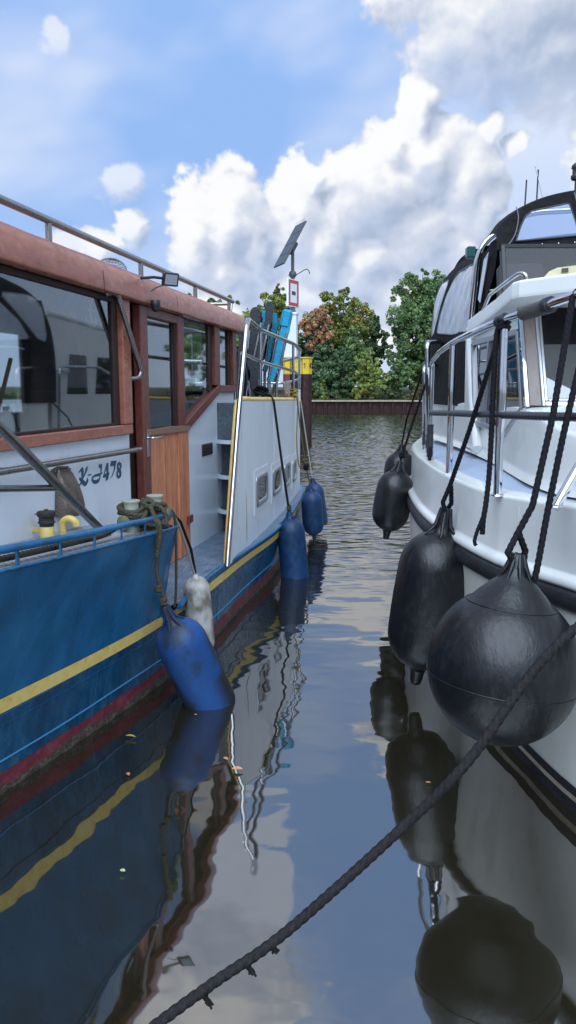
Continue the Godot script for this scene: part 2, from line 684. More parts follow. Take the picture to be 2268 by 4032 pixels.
func make_materials() -> void:
	var scuff := grey(1, 0.03, 0.0, 1.0, 512, 5)
	var fine := grey(2, 0.12, 0.0, 1.0, 512, 4)
	var pits := grey(3, 0.06, 0.0, 1.0, 512, 2, true)
	var rough_a := grey(4, 0.02, 0.35, 1.0, 512, 5)
	var B := func(r, g, b): return Color(r, g, b)
	# painted steel of the blue boat
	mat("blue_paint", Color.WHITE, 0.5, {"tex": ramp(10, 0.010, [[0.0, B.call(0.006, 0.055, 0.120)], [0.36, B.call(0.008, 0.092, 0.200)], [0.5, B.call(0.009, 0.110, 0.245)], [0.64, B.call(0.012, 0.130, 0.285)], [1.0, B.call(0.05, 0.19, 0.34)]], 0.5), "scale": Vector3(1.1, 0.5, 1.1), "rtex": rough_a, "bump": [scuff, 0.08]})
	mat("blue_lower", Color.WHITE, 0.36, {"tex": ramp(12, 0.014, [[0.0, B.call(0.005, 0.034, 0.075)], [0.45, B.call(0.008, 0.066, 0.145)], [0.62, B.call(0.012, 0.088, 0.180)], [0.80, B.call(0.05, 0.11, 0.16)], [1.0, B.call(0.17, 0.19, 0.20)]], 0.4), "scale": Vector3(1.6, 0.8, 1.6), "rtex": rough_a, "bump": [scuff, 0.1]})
	mat("red_boot", Color.WHITE, 0.55, {"tex": ramp(14, 0.02, [[0.0, B.call(0.07, 0.012, 0.018)], [0.5, B.call(0.17, 0.020, 0.036)], [0.72, B.call(0.22, 0.045, 0.06)], [1.0, B.call(0.28, 0.16, 0.15)]], 0.5), "scale": Vector3(1.8, 1.8, 1.8), "bump": [scuff, 0.15]})
	mat("weed", Color.WHITE, 0.65, {"tex": ramp(16, 0.03, [[0.0, B.call(0.012, 0.010, 0.008)], [0.45, B.call(0.05, 0.042, 0.030)], [0.62, B.call(0.11, 0.09, 0.072)], [1.0, B.call(0.26, 0.22, 0.19)]], 0.4), "scale": Vector3(3, 3, 3), "bump": [fine, 0.3]})
	mat("drip_stain", Color.WHITE, 0.6, {"tex": ramp(94, 0.05, [[0.0, B.call(0.42, 0.36, 0.28)], [0.5, B.call(0.58, 0.57, 0.54)], [1.0, B.call(0.68, 0.71, 0.73)]], 0.3, 256), "scale": Vector3(6, 2, 6)})
	mat("line_blue", lin(0.05, 0.24, 0.50), 0.5)
	mat("yellow_paint", Color.WHITE, 0.45, {"tex": ramp(18, 0.02, [[0.0, B.call(0.46, 0.31, 0.07)], [0.4, B.call(0.74, 0.53, 0.14)], [0.65, B.call(0.80, 0.60, 0.19)], [0.84, B.call(0.74, 0.58, 0.22)], [1.0, B.call(0.38, 0.27, 0.12)]], 0.3), "scale": Vector3(1.5, 1.5, 1.5), "bump": [scuff, 0.05]})
	mat("white_paint", Color.WHITE, 0.32, {"tex": ramp(20, 0.008, [[0.0, B.call(0.58, 0.62, 0.64)], [0.30, B.call(0.73, 0.79, 0.85)], [0.75, B.call(0.77, 0.835, 0.90)], [1.0, B.call(0.80, 0.86, 0.92)]], 0.4), "scale": Vector3(1.1, 0.5, 1.1), "bump": [scuff, 0.05], "coat": 0.15})
	mat("gelcoat", Color.WHITE, 0.22, {"tex": ramp(22, 0.006, [[0.0, B.call(0.66, 0.67, 0.64)], [0.3, B.call(0.79, 0.80, 0.775)], [1.0, B.call(0.85, 0.86, 0.84)]], 0.5), "scale": Vector3(0.8, 0.8, 0.8), "coat": 0.3})
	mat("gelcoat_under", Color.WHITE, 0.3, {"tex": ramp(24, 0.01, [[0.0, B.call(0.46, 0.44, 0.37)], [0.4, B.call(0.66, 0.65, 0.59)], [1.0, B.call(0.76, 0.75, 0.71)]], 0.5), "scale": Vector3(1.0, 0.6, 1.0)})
	mat("brown_paint", Color.WHITE, 0.46, {"tex": ramp(26, 0.016, [[0.0, B.call(0.19, 0.054, 0.032)], [0.32, B.call(0.315, 0.106, 0.064)], [0.62, B.call(0.365, 0.130, 0.082)], [0.80, B.call(0.40, 0.162, 0.108)], [0.90, B.call(0.48, 0.27, 0.20)], [1.0, B.call(0.56, 0.41, 0.33)]], 0.35), "scale": Vector3(0.9, 1.6, 0.9), "rtex": rough_a, "bump": [scuff, 0.09]})
	mat("brown_wood", Color.WHITE, 0.42, {"tex": ramp(28, 0.03, [[0.0, B.call(0.08, 0.022, 0.016)], [0.5, B.call(0.165, 0.046, 0.032)], [0.8, B.call(0.20, 0.066, 0.046)], [1.0, B.call(0.30, 0.16, 0.12)]], 0.3), "scale": Vector3(1.5, 1.0, 1.5), "bump": [fine, 0.05]})
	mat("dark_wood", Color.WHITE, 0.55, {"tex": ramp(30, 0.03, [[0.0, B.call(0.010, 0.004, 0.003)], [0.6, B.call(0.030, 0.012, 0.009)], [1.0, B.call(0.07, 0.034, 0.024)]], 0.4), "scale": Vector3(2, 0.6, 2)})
	mat("door_wood", Color.WHITE, 0.40, {"tex": ramp(32, 0.05, [[0.0, B.call(0.26, 0.080, 0.036)], [0.36, B.call(0.52, 0.185, 0.085)], [0.56, B.call(0.66, 0.265, 0.13)], [0.8, B.call(0.72, 0.325, 0.17)], [1.0, B.call(0.74, 0.40, 0.23)]], 0.42, 512, 6), "scale": Vector3(2.6, 0.22, 2.6), "bump": [scuff, 0.05]})
	mat("bare_wood", Color.WHITE, 0.7, {"tex": ramp(34, 0.05, [[0.0, B.call(0.10, 0.05, 0.03)], [0.5, B.call(0.30, 0.20, 0.13)], [0.7, B.call(0.20, 0.08, 0.04)], [1.0, B.call(0.5, 0.42, 0.34)]], 0.3), "scale": Vector3(4, 4, 4), "bump": [fine, 0.2]})
	mat("light_wood", lin(0.55, 0.40, 0.22), 0.5)
	mat("steel", lin(0.50, 0.50, 0.50), 0.14, {"metal": 1.0, "rtex": grey(36, 0.05, 0.55, 1.0, 256, 4), "scale": Vector3(3, 3, 3)})
	mat("chrome", lin(0.62, 0.63, 0.66), 0.04, {"metal": 1.0})
	mat("dull_steel", Color.WHITE, 0.24, {"metal": 0.95, "tex": ramp(38, 0.05, [[0.0, B.call(0.13, 0.09, 0.055)], [0.35, B.call(0.28, 0.26, 0.235)], [1.0, B.call(0.42, 0.41, 0.40)]], 0.3), "scale": Vector3(3, 3, 3)})
	mat("aluminium", lin(0.50, 0.51, 0.53), 0.32, {"metal": 0.9})
	mat("bronze_cowl", Color.WHITE, 0.42, {"metal": 0.6, "tex": ramp(40, 0.04, [[0.0, B.call(0.05, 0.04, 0.034)], [0.5, B.call(0.14, 0.11, 0.09)], [1.0, B.call(0.30, 0.26, 0.22)]], 0.3), "scale": Vector3(4, 4, 4)})
	mat("black_plastic", lin(0.018, 0.018, 0.020), 0.45)
	mat("black_iron", Color.WHITE, 0.6, {"tex": ramp(42, 0.06, [[0.0, B.call(0.012, 0.010, 0.010)], [0.6, B.call(0.032, 0.027, 0.026)], [1.0, B.call(0.12, 0.10, 0.09)]], 0.3), "scale": Vector3(6, 6, 6), "bump": [fine, 0.15]})
	mat("black_rubber", Color.WHITE, 0.44, {"spec": 0.5, "tex": ramp(44, 0.02, [[0.0, B.call(0.003, 0.003, 0.004)], [0.45, B.call(0.005, 0.0055, 0.007)], [0.66, B.call(0.009, 0.0095, 0.012)], [0.84, B.call(0.018, 0.019, 0.022)], [1.0, B.call(0.06, 0.06, 0.06)]], 0.4), "scale": Vector3(2.2, 1.1, 2.2), "rtex": grey(45, 0.03, 0.6, 1.0, 512, 5), "bump": [scuff, 0.12]})
	mat("rubber_strake", Color.WHITE, 0.5, {"tex": ramp(46, 0.03, [[0.0, B.call(0.007, 0.008, 0.011)], [0.6, B.call(0.016, 0.018, 0.024)], [1.0, B.call(0.07, 0.07, 0.07)]], 0.4), "scale": Vector3(2, 2, 2), "bump": [scuff, 0.1]})
	mat("blue_fender", Color.WHITE, 0.5, {"tex": ramp(48, 0.018, [[0.0, B.call(0.005, 0.012, 0.022)], [0.30, B.call(0.005, 0.028, 0.078)], [0.55, B.call(0.006, 0.048, 0.145)], [0.75, B.call(0.009, 0.058, 0.175)], [1.0, B.call(0.035, 0.09, 0.20)]], 0.4), "scale": Vector3(1.6, 1.0, 1.6), "bump": [scuff, 0.12]})
	mat("blue_fender_dirty", Color.WHITE, 0.55, {"tex": ramp(50, 0.008, [[0.0, B.call(0.009, 0.009, 0.010)], [0.42, B.call(0.017, 0.018, 0.020)], [0.50, B.call(0.010, 0.030, 0.070)], [0.60, B.call(0.008, 0.055, 0.19)], [1.0, B.call(0.012, 0.09, 0.32)]], 0.5), "scale": Vector3(1.0, 0.7, 1.0), "bump": [scuff, 0.15]})
	mat("white_fender", Color.WHITE, 0.6, {"tex": ramp(52, 0.012, [[0.0, B.call(0.05, 0.042, 0.034)], [0.34, B.call(0.20, 0.18, 0.155)], [0.50, B.call(0.40, 0.375, 0.34)], [0.66, B.call(0.52, 0.50, 0.47)], [1.0, B.call(0.60, 0.585, 0.56)]], 0.45), "scale": Vector3(1.8, 1.1, 1.8), "bump": [scuff, 0.08]})
	mat("tread_plate", Color.WHITE, 0.42, {"tex": ramp(54, 0.02, [[0.0, B.call(0.17, 0.17, 0.165)], [0.32, B.call(0.29, 0.31, 0.35)], [0.7, B.call(0.35, 0.375, 0.42)], [1.0, B.call(0.46, 0.48, 0.52)]], 0.35), "scale": Vector3(1.6, 1.6, 1.6), "bump": [scuff, 0.1]})
	mat("tread_blue", Color.WHITE, 0.40, {"tex": ramp(56, 0.03, [[0.0, B.call(0.03, 0.05, 0.07)], [0.35, B.call(0.10, 0.15, 0.22)], [0.7, B.call(0.20, 0.25, 0.32)], [1.0, B.call(0.36, 0.40, 0.45)]], 0.35), "scale": Vector3(2, 2, 2)})
	mat("deck_blue", Color.WHITE, 0.5, {"tex": ramp(58, 0.02, [[0.0, B.call(0.32, 0.38, 0.48)], [0.3, B.call(0.40, 0.48, 0.62)], [1.0, B.call(0.45, 0.53, 0.67)]], 0.3), "scale": Vector3(1.5, 1.5, 1.5), "bump": [fine, 0.05]})
	mat("slate_blue", Color.WHITE, 0.5, {"tex": ramp(60, 0.03, [[0.0, B.call(0.03, 0.04, 0.05)], [0.5, B.call(0.065, 0.085, 0.105)], [1.0, B.call(0.14, 0.16, 0.18)]], 0.3), "scale": Vector3(2, 2, 2), "bump": [scuff, 0.1]})
	mat("letter_blue", Color.WHITE, 0.4, {"tex": ramp(62, 0.08, [[0.0, B.call(0.006, 0.055, 0.10)], [0.7, B.call(0.012, 0.10, 0.165)], [1.0, B.call(0.07, 0.20, 0.28)]], 0.3), "scale": Vector3(8, 8, 8)})
	mat("pale_green", Color.WHITE, 0.5, {"tex": ramp(64, 0.05, [[0.0, B.call(0.12, 0.12, 0.07)], [0.4, B.call(0.34, 0.36, 0.27)], [1.0, B.call(0.50, 0.53, 0.44)]], 0.3), "scale": Vector3(6, 6, 6)})
	mat("moss_green", Color.WHITE, 0.7, {"tex": ramp(65, 0.06, [[0.0, B.call(0.06, 0.065, 0.035)], [0.5, B.call(0.14, 0.15, 0.085)], [1.0, B.call(0.30, 0.31, 0.22)]], 0.3), "scale": Vector3(8, 8, 8)})
	mat("grey_paint", lin(0.25, 0.29, 0.35), 0.5)
	mat("black_canvas", Color.WHITE, 0.85, {"spec": 0.3, "tex": ramp(66, 0.05, [[0.0, B.call(0.007, 0.006, 0.007)], [1.0, B.call(0.020, 0.018, 0.019)]], 0.5), "scale": Vector3(2, 2, 2), "bump": [grey(67, 0.010, 0.0, 1.0, 512, 3), 0.8]})
	mat("grey_seam", lin(0.16, 0.16, 0.17), 0.7)
	mat("teal_canvas", Color.WHITE, 0.6, {"tex": ramp(68, 0.04, [[0.0, B.call(0.004, 0.17, 0.30)], [0.6, B.call(0.008, 0.29, 0.47)], [1.0, B.call(0.03, 0.40, 0.58)]], 0.4), "scale": Vector3(2, 2, 2), "bump": [scuff, 0.3]})
	mat("black_cloth", Color.WHITE, 0.55, {"tex": ramp(69, 0.04, [[0.0, B.call(0.008, 0.010, 0.014)], [1.0, B.call(0.026, 0.031, 0.042)]], 0.4), "scale": Vector3(2, 2, 2), "bump": [scuff, 0.3]})
	mat("rope_black", Color.WHITE, 0.8, {"spec": 0.3, "tex": ramp(70, 0.08, [[0.0, B.call(0.004, 0.0035, 0.005)], [0.6, B.call(0.011, 0.010, 0.013)], [1.0, B.call(0.04, 0.038, 0.040)]], 0.3), "scale": Vector3(9, 9, 9)})
	mat("rope_mooring", Color.WHITE, 0.85, {"spec": 0.25, "tex": ramp(72, 0.09, [[0.0, B.call(0.006, 0.0055, 0.006)], [0.5, B.call(0.018, 0.0165, 0.017)], [0.75, B.call(0.045, 0.042, 0.043)], [1.0, B.call(0.13, 0.125, 0.125)]], 0.3), "scale": Vector3(9, 9, 9)})
	mat("rope_olive", Color.WHITE, 0.8, {"tex": ramp(74, 0.08, [[0.0, B.call(0.012, 0.011, 0.006)], [0.5, B.call(0.048, 0.042, 0.024)], [0.8, B.call(0.11, 0.10, 0.06)], [1.0, B.call(0.20, 0.19, 0.13)]], 0.3), "scale": Vector3(9, 9, 9)})
	mat("rope_pale", lin(0.30, 0.29, 0.25), 0.8)
	mat("rope_gold", lin(0.30, 0.20, 0.03), 0.7)
	mat("grip_tape", Color.WHITE, 0.4, {"tex": ramp(76, 0.08, [[0.0, B.call(0.012, 0.013, 0.018)], [0.6, B.call(0.03, 0.032, 0.042)], [1.0, B.call(0.12, 0.12, 0.14)]], 0.3), "scale": Vector3(6, 6, 6)})
	mat("fuzzy_grey", Color.WHITE, 0.95, {"tex": ramp(77, 0.12, [[0.0, B.call(0.02, 0.02, 0.02)], [0.5, B.call(0.09, 0.085, 0.08)], [1.0, B.call(0.36, 0.35, 0.33)]], 0.2), "scale": Vector3(6, 6, 6), "bump": [fine, 0.5]})
	mat("cream_plastic", lin(0.66, 0.60, 0.36), 0.4)
	mat("nav_green", lin(0.006, 0.07, 0.065), 0.3)
	mat("tail_red", lin(0.12, 0.012, 0.012), 0.3)
	mat("brown_reveal", Color.WHITE, 0.32, {"tex": ramp(78, 0.012, [[0.0, B.call(0.11, 0.085, 0.075)], [0.5, B.call(0.18, 0.14, 0.125)], [1.0, B.call(0.27, 0.23, 0.21)]], 0.5), "scale": Vector3(2, 1, 2)})
	mat("rust_pile", Color.WHITE, 0.8, {"spec": 0.3, "tex": ramp(80, 0.03, [[0.0, B.call(0.012, 0.007, 0.007)], [0.5, B.call(0.034, 0.018, 0.017)], [0.75, B.call(0.060, 0.028, 0.023)], [1.0, B.call(0.13, 0.065, 0.045)]], 0.4), "scale": Vector3(0.8, 0.25, 0.8), "bump": [fine, 0.5]})
	mat("red_pile", lin(0.13, 0.022, 0.018), 0.6)
	mat("pile_yellow", Color.WHITE, 0.5, {"tex": ramp(82, 0.03, [[0.0, B.call(0.30, 0.19, 0.005)], [0.5, B.call(0.62, 0.43, 0.012)], [1.0, B.call(0.70, 0.52, 0.05)]], 0.3), "scale": Vector3(1, 0.6, 1)})
	mat("concrete", Color.WHITE, 0.85, {"tex": ramp(84, 0.03, [[0.0, B.call(0.20, 0.16, 0.11)], [0.5, B.call(0.36, 0.31, 0.23)], [1.0, B.call(0.48, 0.44, 0.36)]], 0.4), "scale": Vector3(0.6, 0.6, 0.6)})
	mat("cabinet_grey", lin(0.60, 0.63, 0.65), 0.45)
	mat("galvanised", lin(0.085, 0.09, 0.095), 0.5, {"metal": 0.3})
	mat("sign_red", lin(0.46, 0.060, 0.035), 0.45)
	mat("sign_white", lin(0.76, 0.77, 0.78), 0.4)
	mat("sign_black", lin(0.05, 0.05, 0.055), 0.5)
	mat("solar_cell", lin(0.030, 0.040, 0.060), 0.35, {"spec": 0.35})
	mat("bark", Color.WHITE, 0.9, {"tex": ramp(86, 0.06, [[0.0, B.call(0.02, 0.015, 0.01)], [0.6, B.call(0.07, 0.052, 0.036)], [1.0, B.call(0.13, 0.10, 0.075)]], 0.3), "scale": Vector3(1, 0.3, 1), "bump": [fine, 1.5]})
	mat("bank_grass", Color.WHITE, 0.95, {"tex": ramp(88, 0.05, [[0.0, B.call(0.016, 0.024, 0.008)], [0.5, B.call(0.045, 0.062, 0.018)], [1.0, B.call(0.12, 0.11, 0.045)]], 0.4), "scale": Vector3(0.2, 0.2, 0.2), "bump": [fine, 4.0]})
	mat("jetty_wood", Color.WHITE, 0.85, {"tex": ramp(90, 0.05, [[0.0, B.call(0.06, 0.05, 0.04)], [0.6, B.call(0.17, 0.15, 0.125)], [1.0, B.call(0.28, 0.26, 0.23)]], 0.3), "scale": Vector3(0.5, 3, 3), "bump": [fine, 0.3]})
	mat("clear_plastic", lin(0.78, 0.84, 0.90), 0.15)
	mat("cap_green", lin(0.02, 0.22, 0.16), 0.4)
	mat("jug_white", lin(0.66, 0.68, 0.68), 0.4)
	mat("cloth_blue", lin(0.05, 0.11, 0.26), 0.8)
	mat("cushion_dark", lin(0.035, 0.04, 0.055), 0.85)
	mat("leaf_yellow", lin(0.42, 0.30, 0.05), 0.6)
	mat("leaf_orange", lin(0.50, 0.25, 0.12), 0.6)
	mat("leaf_green", lin(0.40, 0.48, 0.25), 0.6)
	mat("leaf_brown", lin(0.16, 0.05, 0.02), 0.7)
	mat("lamp_glass", lin(0.30, 0.33, 0.34), 0.12)
	var glass := mat("glass", Color(0.80, 0.84, 0.84, 0.0), 0.02)
	glass.uv1_triplanar = false
	glass.metallic_specular = 0.70
	glass.refraction_enabled = true
	glass.refraction_scale = 0.09
	var dark := mat("smoked_glass", Color(0.16, 0.15, 0.16, 0.62), 0.02)
	dark.uv1_triplanar = false
	dark.transparency = BaseMaterial3D.TRANSPARENCY_ALPHA
	dark.metallic_specular = 0.36
	for k in [["black_glass", 0.085], ["port_glass", 0.05]]:
		var blk := mat(k[0], lin(0.010, 0.010, 0.013), 0.03)
		blk.uv1_triplanar = false
		blk.metallic_specular = 0.70
		blk.refraction_enabled = true
		blk.refraction_scale = k[1]
	# clear vinyl of the boat covers: milky, creased
	var vin := mat("vinyl", Color(0.86, 0.88, 0.92, 0.62), 0.2, {"bump": [grey(92, 0.007, 0.0, 1.0, 512, 3), 0.5], "scale": Vector3(1.0, 0.9, 1.3)})
	vin.transparency = BaseMaterial3D.TRANSPARENCY_ALPHA
	vin.metallic_specular = 0.70
	var van := mat("vinyl_front", Color(0.52, 0.60, 0.74, 0.38), 0.05)
	van.uv1_triplanar = false
	van.transparency = BaseMaterial3D.TRANSPARENCY_ALPHA
	van.metallic_specular = 0.5
	# river water: murky, dark olive, glossy
	var wm := StandardMaterial3D.new()
	wm.resource_name = "water"
	wm.albedo_color = lin(0.018, 0.0155, 0.0085)
	wm.roughness = 0.03
	wm.metallic_specular = 0.70
	wm.refraction_enabled = true
	wm.refraction_scale = 0.125
	M["water"] = wm
	for k in [["leaf_a", lin(0.06, 0.10, 0.028)], ["leaf_core", lin(0.02, 0.03, 0.012)]]:
		var lm := StandardMaterial3D.new()
		lm.resource_name = k[0]
		lm.albedo_color = Color.WHITE
		lm.vertex_color_use_as_albedo = true
		lm.roughness = 0.6
		lm.backlight_enabled = true
		lm.backlight = lin(0.35, 0.45, 0.12)
		M[k[0]] = lm

# ------------------------------------------------------------------ water and far bank
var n_w1 := FastNoiseLite.new()
var n_w2 := FastNoiseLite.new()
var n_w3 := FastNoiseLite.new()

func wave(x: float, d: float) -> float:
	# calm between the boats, small wind ripples on the open river beyond them
	var o := smoothstep(6.0, 11.0, d)
	var far := smoothstep(12.0, 30.0, d)
	var big := n_w1.get_noise_2d(x * 0.7, d) * lerpf(0.0060, 0.012, o)
	var mid := n_w2.get_noise_2d(x * 0.50, d) * (0.0013 + 0.0012 * smoothstep(3.5, 6.0, d) + 0.0060 * o)
	var small := n_w3.get_noise_2d(x * 0.42, d) * (0.00022 + 0.0003 * smoothstep(3.5, 6.0, d) + 0.0056 * o + 0.0070 * far)
	return big + mid + small

func water_patch(mb: Mb, x0: float, x1: float, d0: float, d1: float, cx: float, cd: float) -> void:
	var w := int(round((x1 - x0) / cx)) + 1
	var h := int(round((d1 - d0) / cd)) + 1
	cx = (x1 - x0) / (w - 1)
	cd = (d1 - d0) / (h - 1)
	var hs := PackedFloat32Array()
	hs.resize(w * h)
	for r in h:
		for c in w:
			hs[r * w + c] = wave(x0 + c * cx, d0 + r * cd)
	var s := mb.v.size()
	mb.v.resize(s + w * h)
	mb.n.resize(s + w * h)
	mb.uv.resize(s + w * h)
	for r in h:
		for c in w:
			var k := r * w + c
			# the true slope of the ripples, which can be finer than the grid
			var gx := (wave(x0 + c * cx + 0.015, d0 + r * cd) - hs[k]) / 0.015
			var gd := (wave(x0 + c * cx, d0 + r * cd + 0.015) - hs[k]) / 0.015
			mb.v[s + k] = Vector3(x0 + c * cx, hs[k], -(d0 + r * cd))
			mb.n[s + k] = Vector3(-gx, 1.0, gd).normalized()
			mb.uv[s + k] = Vector2(x0 + c * cx, d0 + r * cd)
	var idx := PackedInt32Array()
	idx.resize((w - 1) * (h - 1) * 6)
	var q := 0
	for r in h - 1:
		for c in w - 1:
			var a := s + r * w + c
			idx[q] = a
			idx[q + 1] = a + w + 1
			idx[q + 2] = a + 1
			idx[q + 3] = a
			idx[q + 4] = a + w
			idx[q + 5] = a + w + 1
			q += 6
	mb.ix.append_array(idx)

func make_water() -> void:
	for k in [[n_w1, 301, 0.75, 3], [n_w2, 302, 2.4, 3], [n_w3, 303, 6.5, 2]]:
		k[0].seed = k[1]
		k[0].noise_type = FastNoiseLite.TYPE_SIMPLEX_SMOOTH
		k[0].frequency = k[2]
		k[0].fractal_octaves = k[3]
		k[0].fractal_gain = 0.45
	var mb := Mb.new()
	water_patch(mb, -3.0, 3.0, -2.0, 10.0, 0.03, 0.025)
	water_patch(mb, -3.0, 6.0, 10.0, 24.0, 0.05, 0.028)
	water_patch(mb, 0.0, 13.0, 24.0, 63.0, 0.10, 0.05)
	water_patch(mb, -6.0, 0.0, 24.0, 63.0, 0.3, 0.2)
	water_patch(mb, 13.0, 16.0, 24.0, 63.0, 0.3, 0.2)
	water_patch(mb, -43.0, -6.0, 24.0, 63.0, 0.6, 0.5)
	water_patch(mb, 16.0, 70.0, 24.0, 63.0, 0.6, 0.5)
	water_patch(mb, -43.0, -3.0, -10.0, 24.0, 0.6, 0.5)
	water_patch(mb, 6.0, 46.0, 10.0, 24.0, 0.6, 0.5)
	water_patch(mb, 3.0, 46.0, -10.0, 10.0, 0.6, 0.5)
	water_patch(mb, -3.0, 3.0, -10.0, -2.0, 0.2, 0.2)
	structure("water", mb, M.water)

func make_bank() -> void:
	var q := Mb.new()
	var rows = []
	for r in 9:
		var d: float = [62.35, 63.5, 65.0, 67.0, 70.0, 75.0, 90.0, 150.0, 420.0][r]
		var row := PackedVector3Array()
		for c in 61:
			var x := -240.0 + c * 8.0
			row.append(P(x, 0.97 + [0.0, 0.12, 0.3, 0.5, 0.8, 1.0, 1.2, 1.5, 2.0][r] + 0.12 * sin(x * 1.7 + r * 2.1) * (0.0 if r == 0 else 1.0), d))
		rows.append(row)
	q.grid(rows)
	structure("river_bank", q, M.bank_grass)
	# sheet pile wall with its concrete cap
	var wall := thing("quay_wall", "long rusty brown sheet pile wall with a pale cap along the far bank", "quay wall", P(5, -0.6, 62))
	var pan := Mb.new()
	var prof = [[0.0, 0.0], [0.11, 0.0], [0.19, 0.14], [0.71, 0.14], [0.79, 0.0], [0.9, 0.0]]
	for i in prof.size() - 1:
		pan.quad(Vector3(prof[i][0], 0, -prof[i][1]), Vector3(prof[i + 1][0], 0, -prof[i + 1][1]), Vector3(prof[i + 1][0], 1.53, -prof[i + 1][1]), Vector3(prof[i][0], 1.53, -prof[i][1]))
	pan.box(Vector3(0.0, 0.76, 0.012), Vector3(0.02, 0, 0), Vector3(0, 0.76, 0), Vector3(0, 0, 0.012), 0.0)
	var pm := pan.mesh()
	for k in 84:
		own("pile_panel", pm, M.rust_pile, wall, Transform3D(Basis.IDENTITY, Vector3(-38.0 + k * 0.9, 0, 0)))
	var cap := Mb.new()
	cap.box(P(5, 0.985, 62.12), Vector3(43, 0, 0), Vector3(0, 0.05, 0), Vector3(0, 0, 0.26), 0.02)
	part("cap_beam", cap, M.concrete, wall)

# ------------------------------------------------------------------ trees
# crown from clumps of leaf-sized faces; tones are [low, high] linear colours
func crown_mesh(sd: int, lobes: Array, clumps: int, leaves: int, leaf: float, tones: Array, patch := Color.BLACK, patch_share := 0.0) -> ArrayMesh:
	var r := RandomNumberGenerator.new()
	r.seed = sd
	var v := PackedVector3Array()
	var n := PackedVector3Array()
	var c := PackedColorArray()
	var ix := PackedInt32Array()
	var total := 0.0
	for l in lobes:
		total += l[1].x * l[1].y
	for l in lobes:
		var mine = int(clumps * l[1].x * l[1].y / total)
		for k in mine:
			var dir := Vector3(r.randfn(), r.randfn(), r.randfn()).normalized()
			var rad := pow(r.randf(), 0.42) * r.randf_range(0.82, 1.10)
			var cp: Vector3 = l[0] + Vector3(dir.x * l[1].x, dir.y * l[1].y, dir.z * l[1].z) * rad
			var cr = r.randf_range(0.45, 1.0) * minf(l[1].x, l[1].y) * 0.34
			var tone: Color = tones[0].lerp(tones[1], r.randf())
			if r.randf() < patch_share:
				tone = tone.lerp(patch, r.randf_range(0.4, 1.0))
			for j in leaves:
				var d2 := Vector3(r.randfn(), r.randfn() * 0.8 + 0.25, r.randfn()).normalized()
				var p = cp + d2 * cr * pow(r.randf(), 0.4)
				var nn := (d2 + Vector3(r.randfn(), r.randfn() + 0.5, r.randfn()) * 0.55).normalized()
				var t1 := nn.cross(Vector3(r.randfn(), r.randfn(), r.randfn())).normalized()
				var t2 := nn.cross(t1)
				var s := leaf * r.randf_range(0.6, 1.35)
				var b := v.size()
				v.append_array([p - t1 * s, p + t2 * s * 0.6, p + t1 * s, p - t2 * s * 0.6])
				n.append_array([nn, nn, nn, nn])
				var tc := tone * r.randf_range(0.72, 1.28)
				tc.a = 1.0
				c.append_array([tc, tc, tc, tc])
				ix.append_array([b, b + 1, b + 2, b, b + 2, b + 3])
	var arr = []
	arr.resize(Mesh.ARRAY_MAX)
	arr[Mesh.ARRAY_VERTEX] = v
	arr[Mesh.ARRAY_NORMAL] = n
	arr[Mesh.ARRAY_COLOR] = c
	arr[Mesh.ARRAY_INDEX] = ix
	var m := ArrayMesh.new()
	m.add_surface_from_arrays(Mesh.PRIMITIVE_TRIANGLES, arr)
	return m

func trunk_mesh(sd: int, h: float, r0: float, lobes: Array) -> Mb:
	var r := RandomNumberGenerator.new()
	r.seed = sd
	var mb := Mb.new()
	var top: Vector3 = Vector3(r.randf_range(-0.3, 0.3), h * 0.6, 0)
	mb.tube(curve([Vector3(0, -0.3, 0), Vector3(0.08, h * 0.2, 0.05), Vector3(-0.1, h * 0.4, 0), top], 4), [r0 * 1.35, r0 * 1.15, r0, r0, r0 * 0.95, r0 * 0.92, r0 * 0.88, r0 * 0.85, r0 * 0.8, r0 * 0.7, r0 * 0.6, r0 * 0.5, r0 * 0.4], 8)
	for l in lobes:
		var st := Vector3(0, h * r.randf_range(0.25, 0.5), 0)
		var mid: Vector3 = st.lerp(l[0], 0.55) + Vector3(0, h * 0.04, 0)
		mb.tube(curve([st, mid, l[0]], 4), [r0 * 0.5, r0 * 0.45, r0 * 0.4, r0 * 0.36, r0 * 0.32, r0 * 0.28, r0 * 0.22, r0 * 0.16, r0 * 0.08], 6)
	return mb

func tree(called: String, label: String, at: Vector3, h: float, w: float, sd: int, o: Dictionary, group: String) -> void:
	var r := RandomNumberGenerator.new()
	r.seed = sd * 7 + 1
	var t := thing(called, label, "tree" if called.ends_with("tree") else "shrub", at, group)
	var lobes = []
	var low: float = o.get("low", 0.28)
	for k in o.get("lobes", 9):
		var f := float(k) / maxf(1.0, o.get("lobes", 9) - 1.0)
		var y := h * (low + (0.86 - low) * f)
		var wide := w * sqrt(maxf(0.08, sin(PI * clampf(0.16 + 0.80 * f, 0, 1)))) if not o.get("cone", false) else w * (1.05 - 0.85 * f)
		var a = k * 2.4 + r.randf_range(-0.5, 0.5)
		var off := wide * r.randf_range(0.25, 0.62) if not o.get("cone", false) else wide * 0.25
		var rr := wide * r.randf_range(0.42, 0.62)
		lobes.append([Vector3(cos(a) * off, y, sin(a) * off * 0.8), Vector3(rr, rr * r.randf_range(0.7, 0.95), rr)])
	var tm := trunk_mesh(sd, h, 0.03 * h * o.get("trunk", 0.6), lobes)
	own("trunk", tm.mesh(), M.bark, t)
	own("crown", crown_mesh(sd, lobes, o.get("clumps", 120), int(o.get("leaves", 46) * 1.7), o.get("leaf", 0.17) * 0.72, o.tones, o.get("patch", Color.BLACK), o.get("share", 0.0)), M.leaf_a, t)

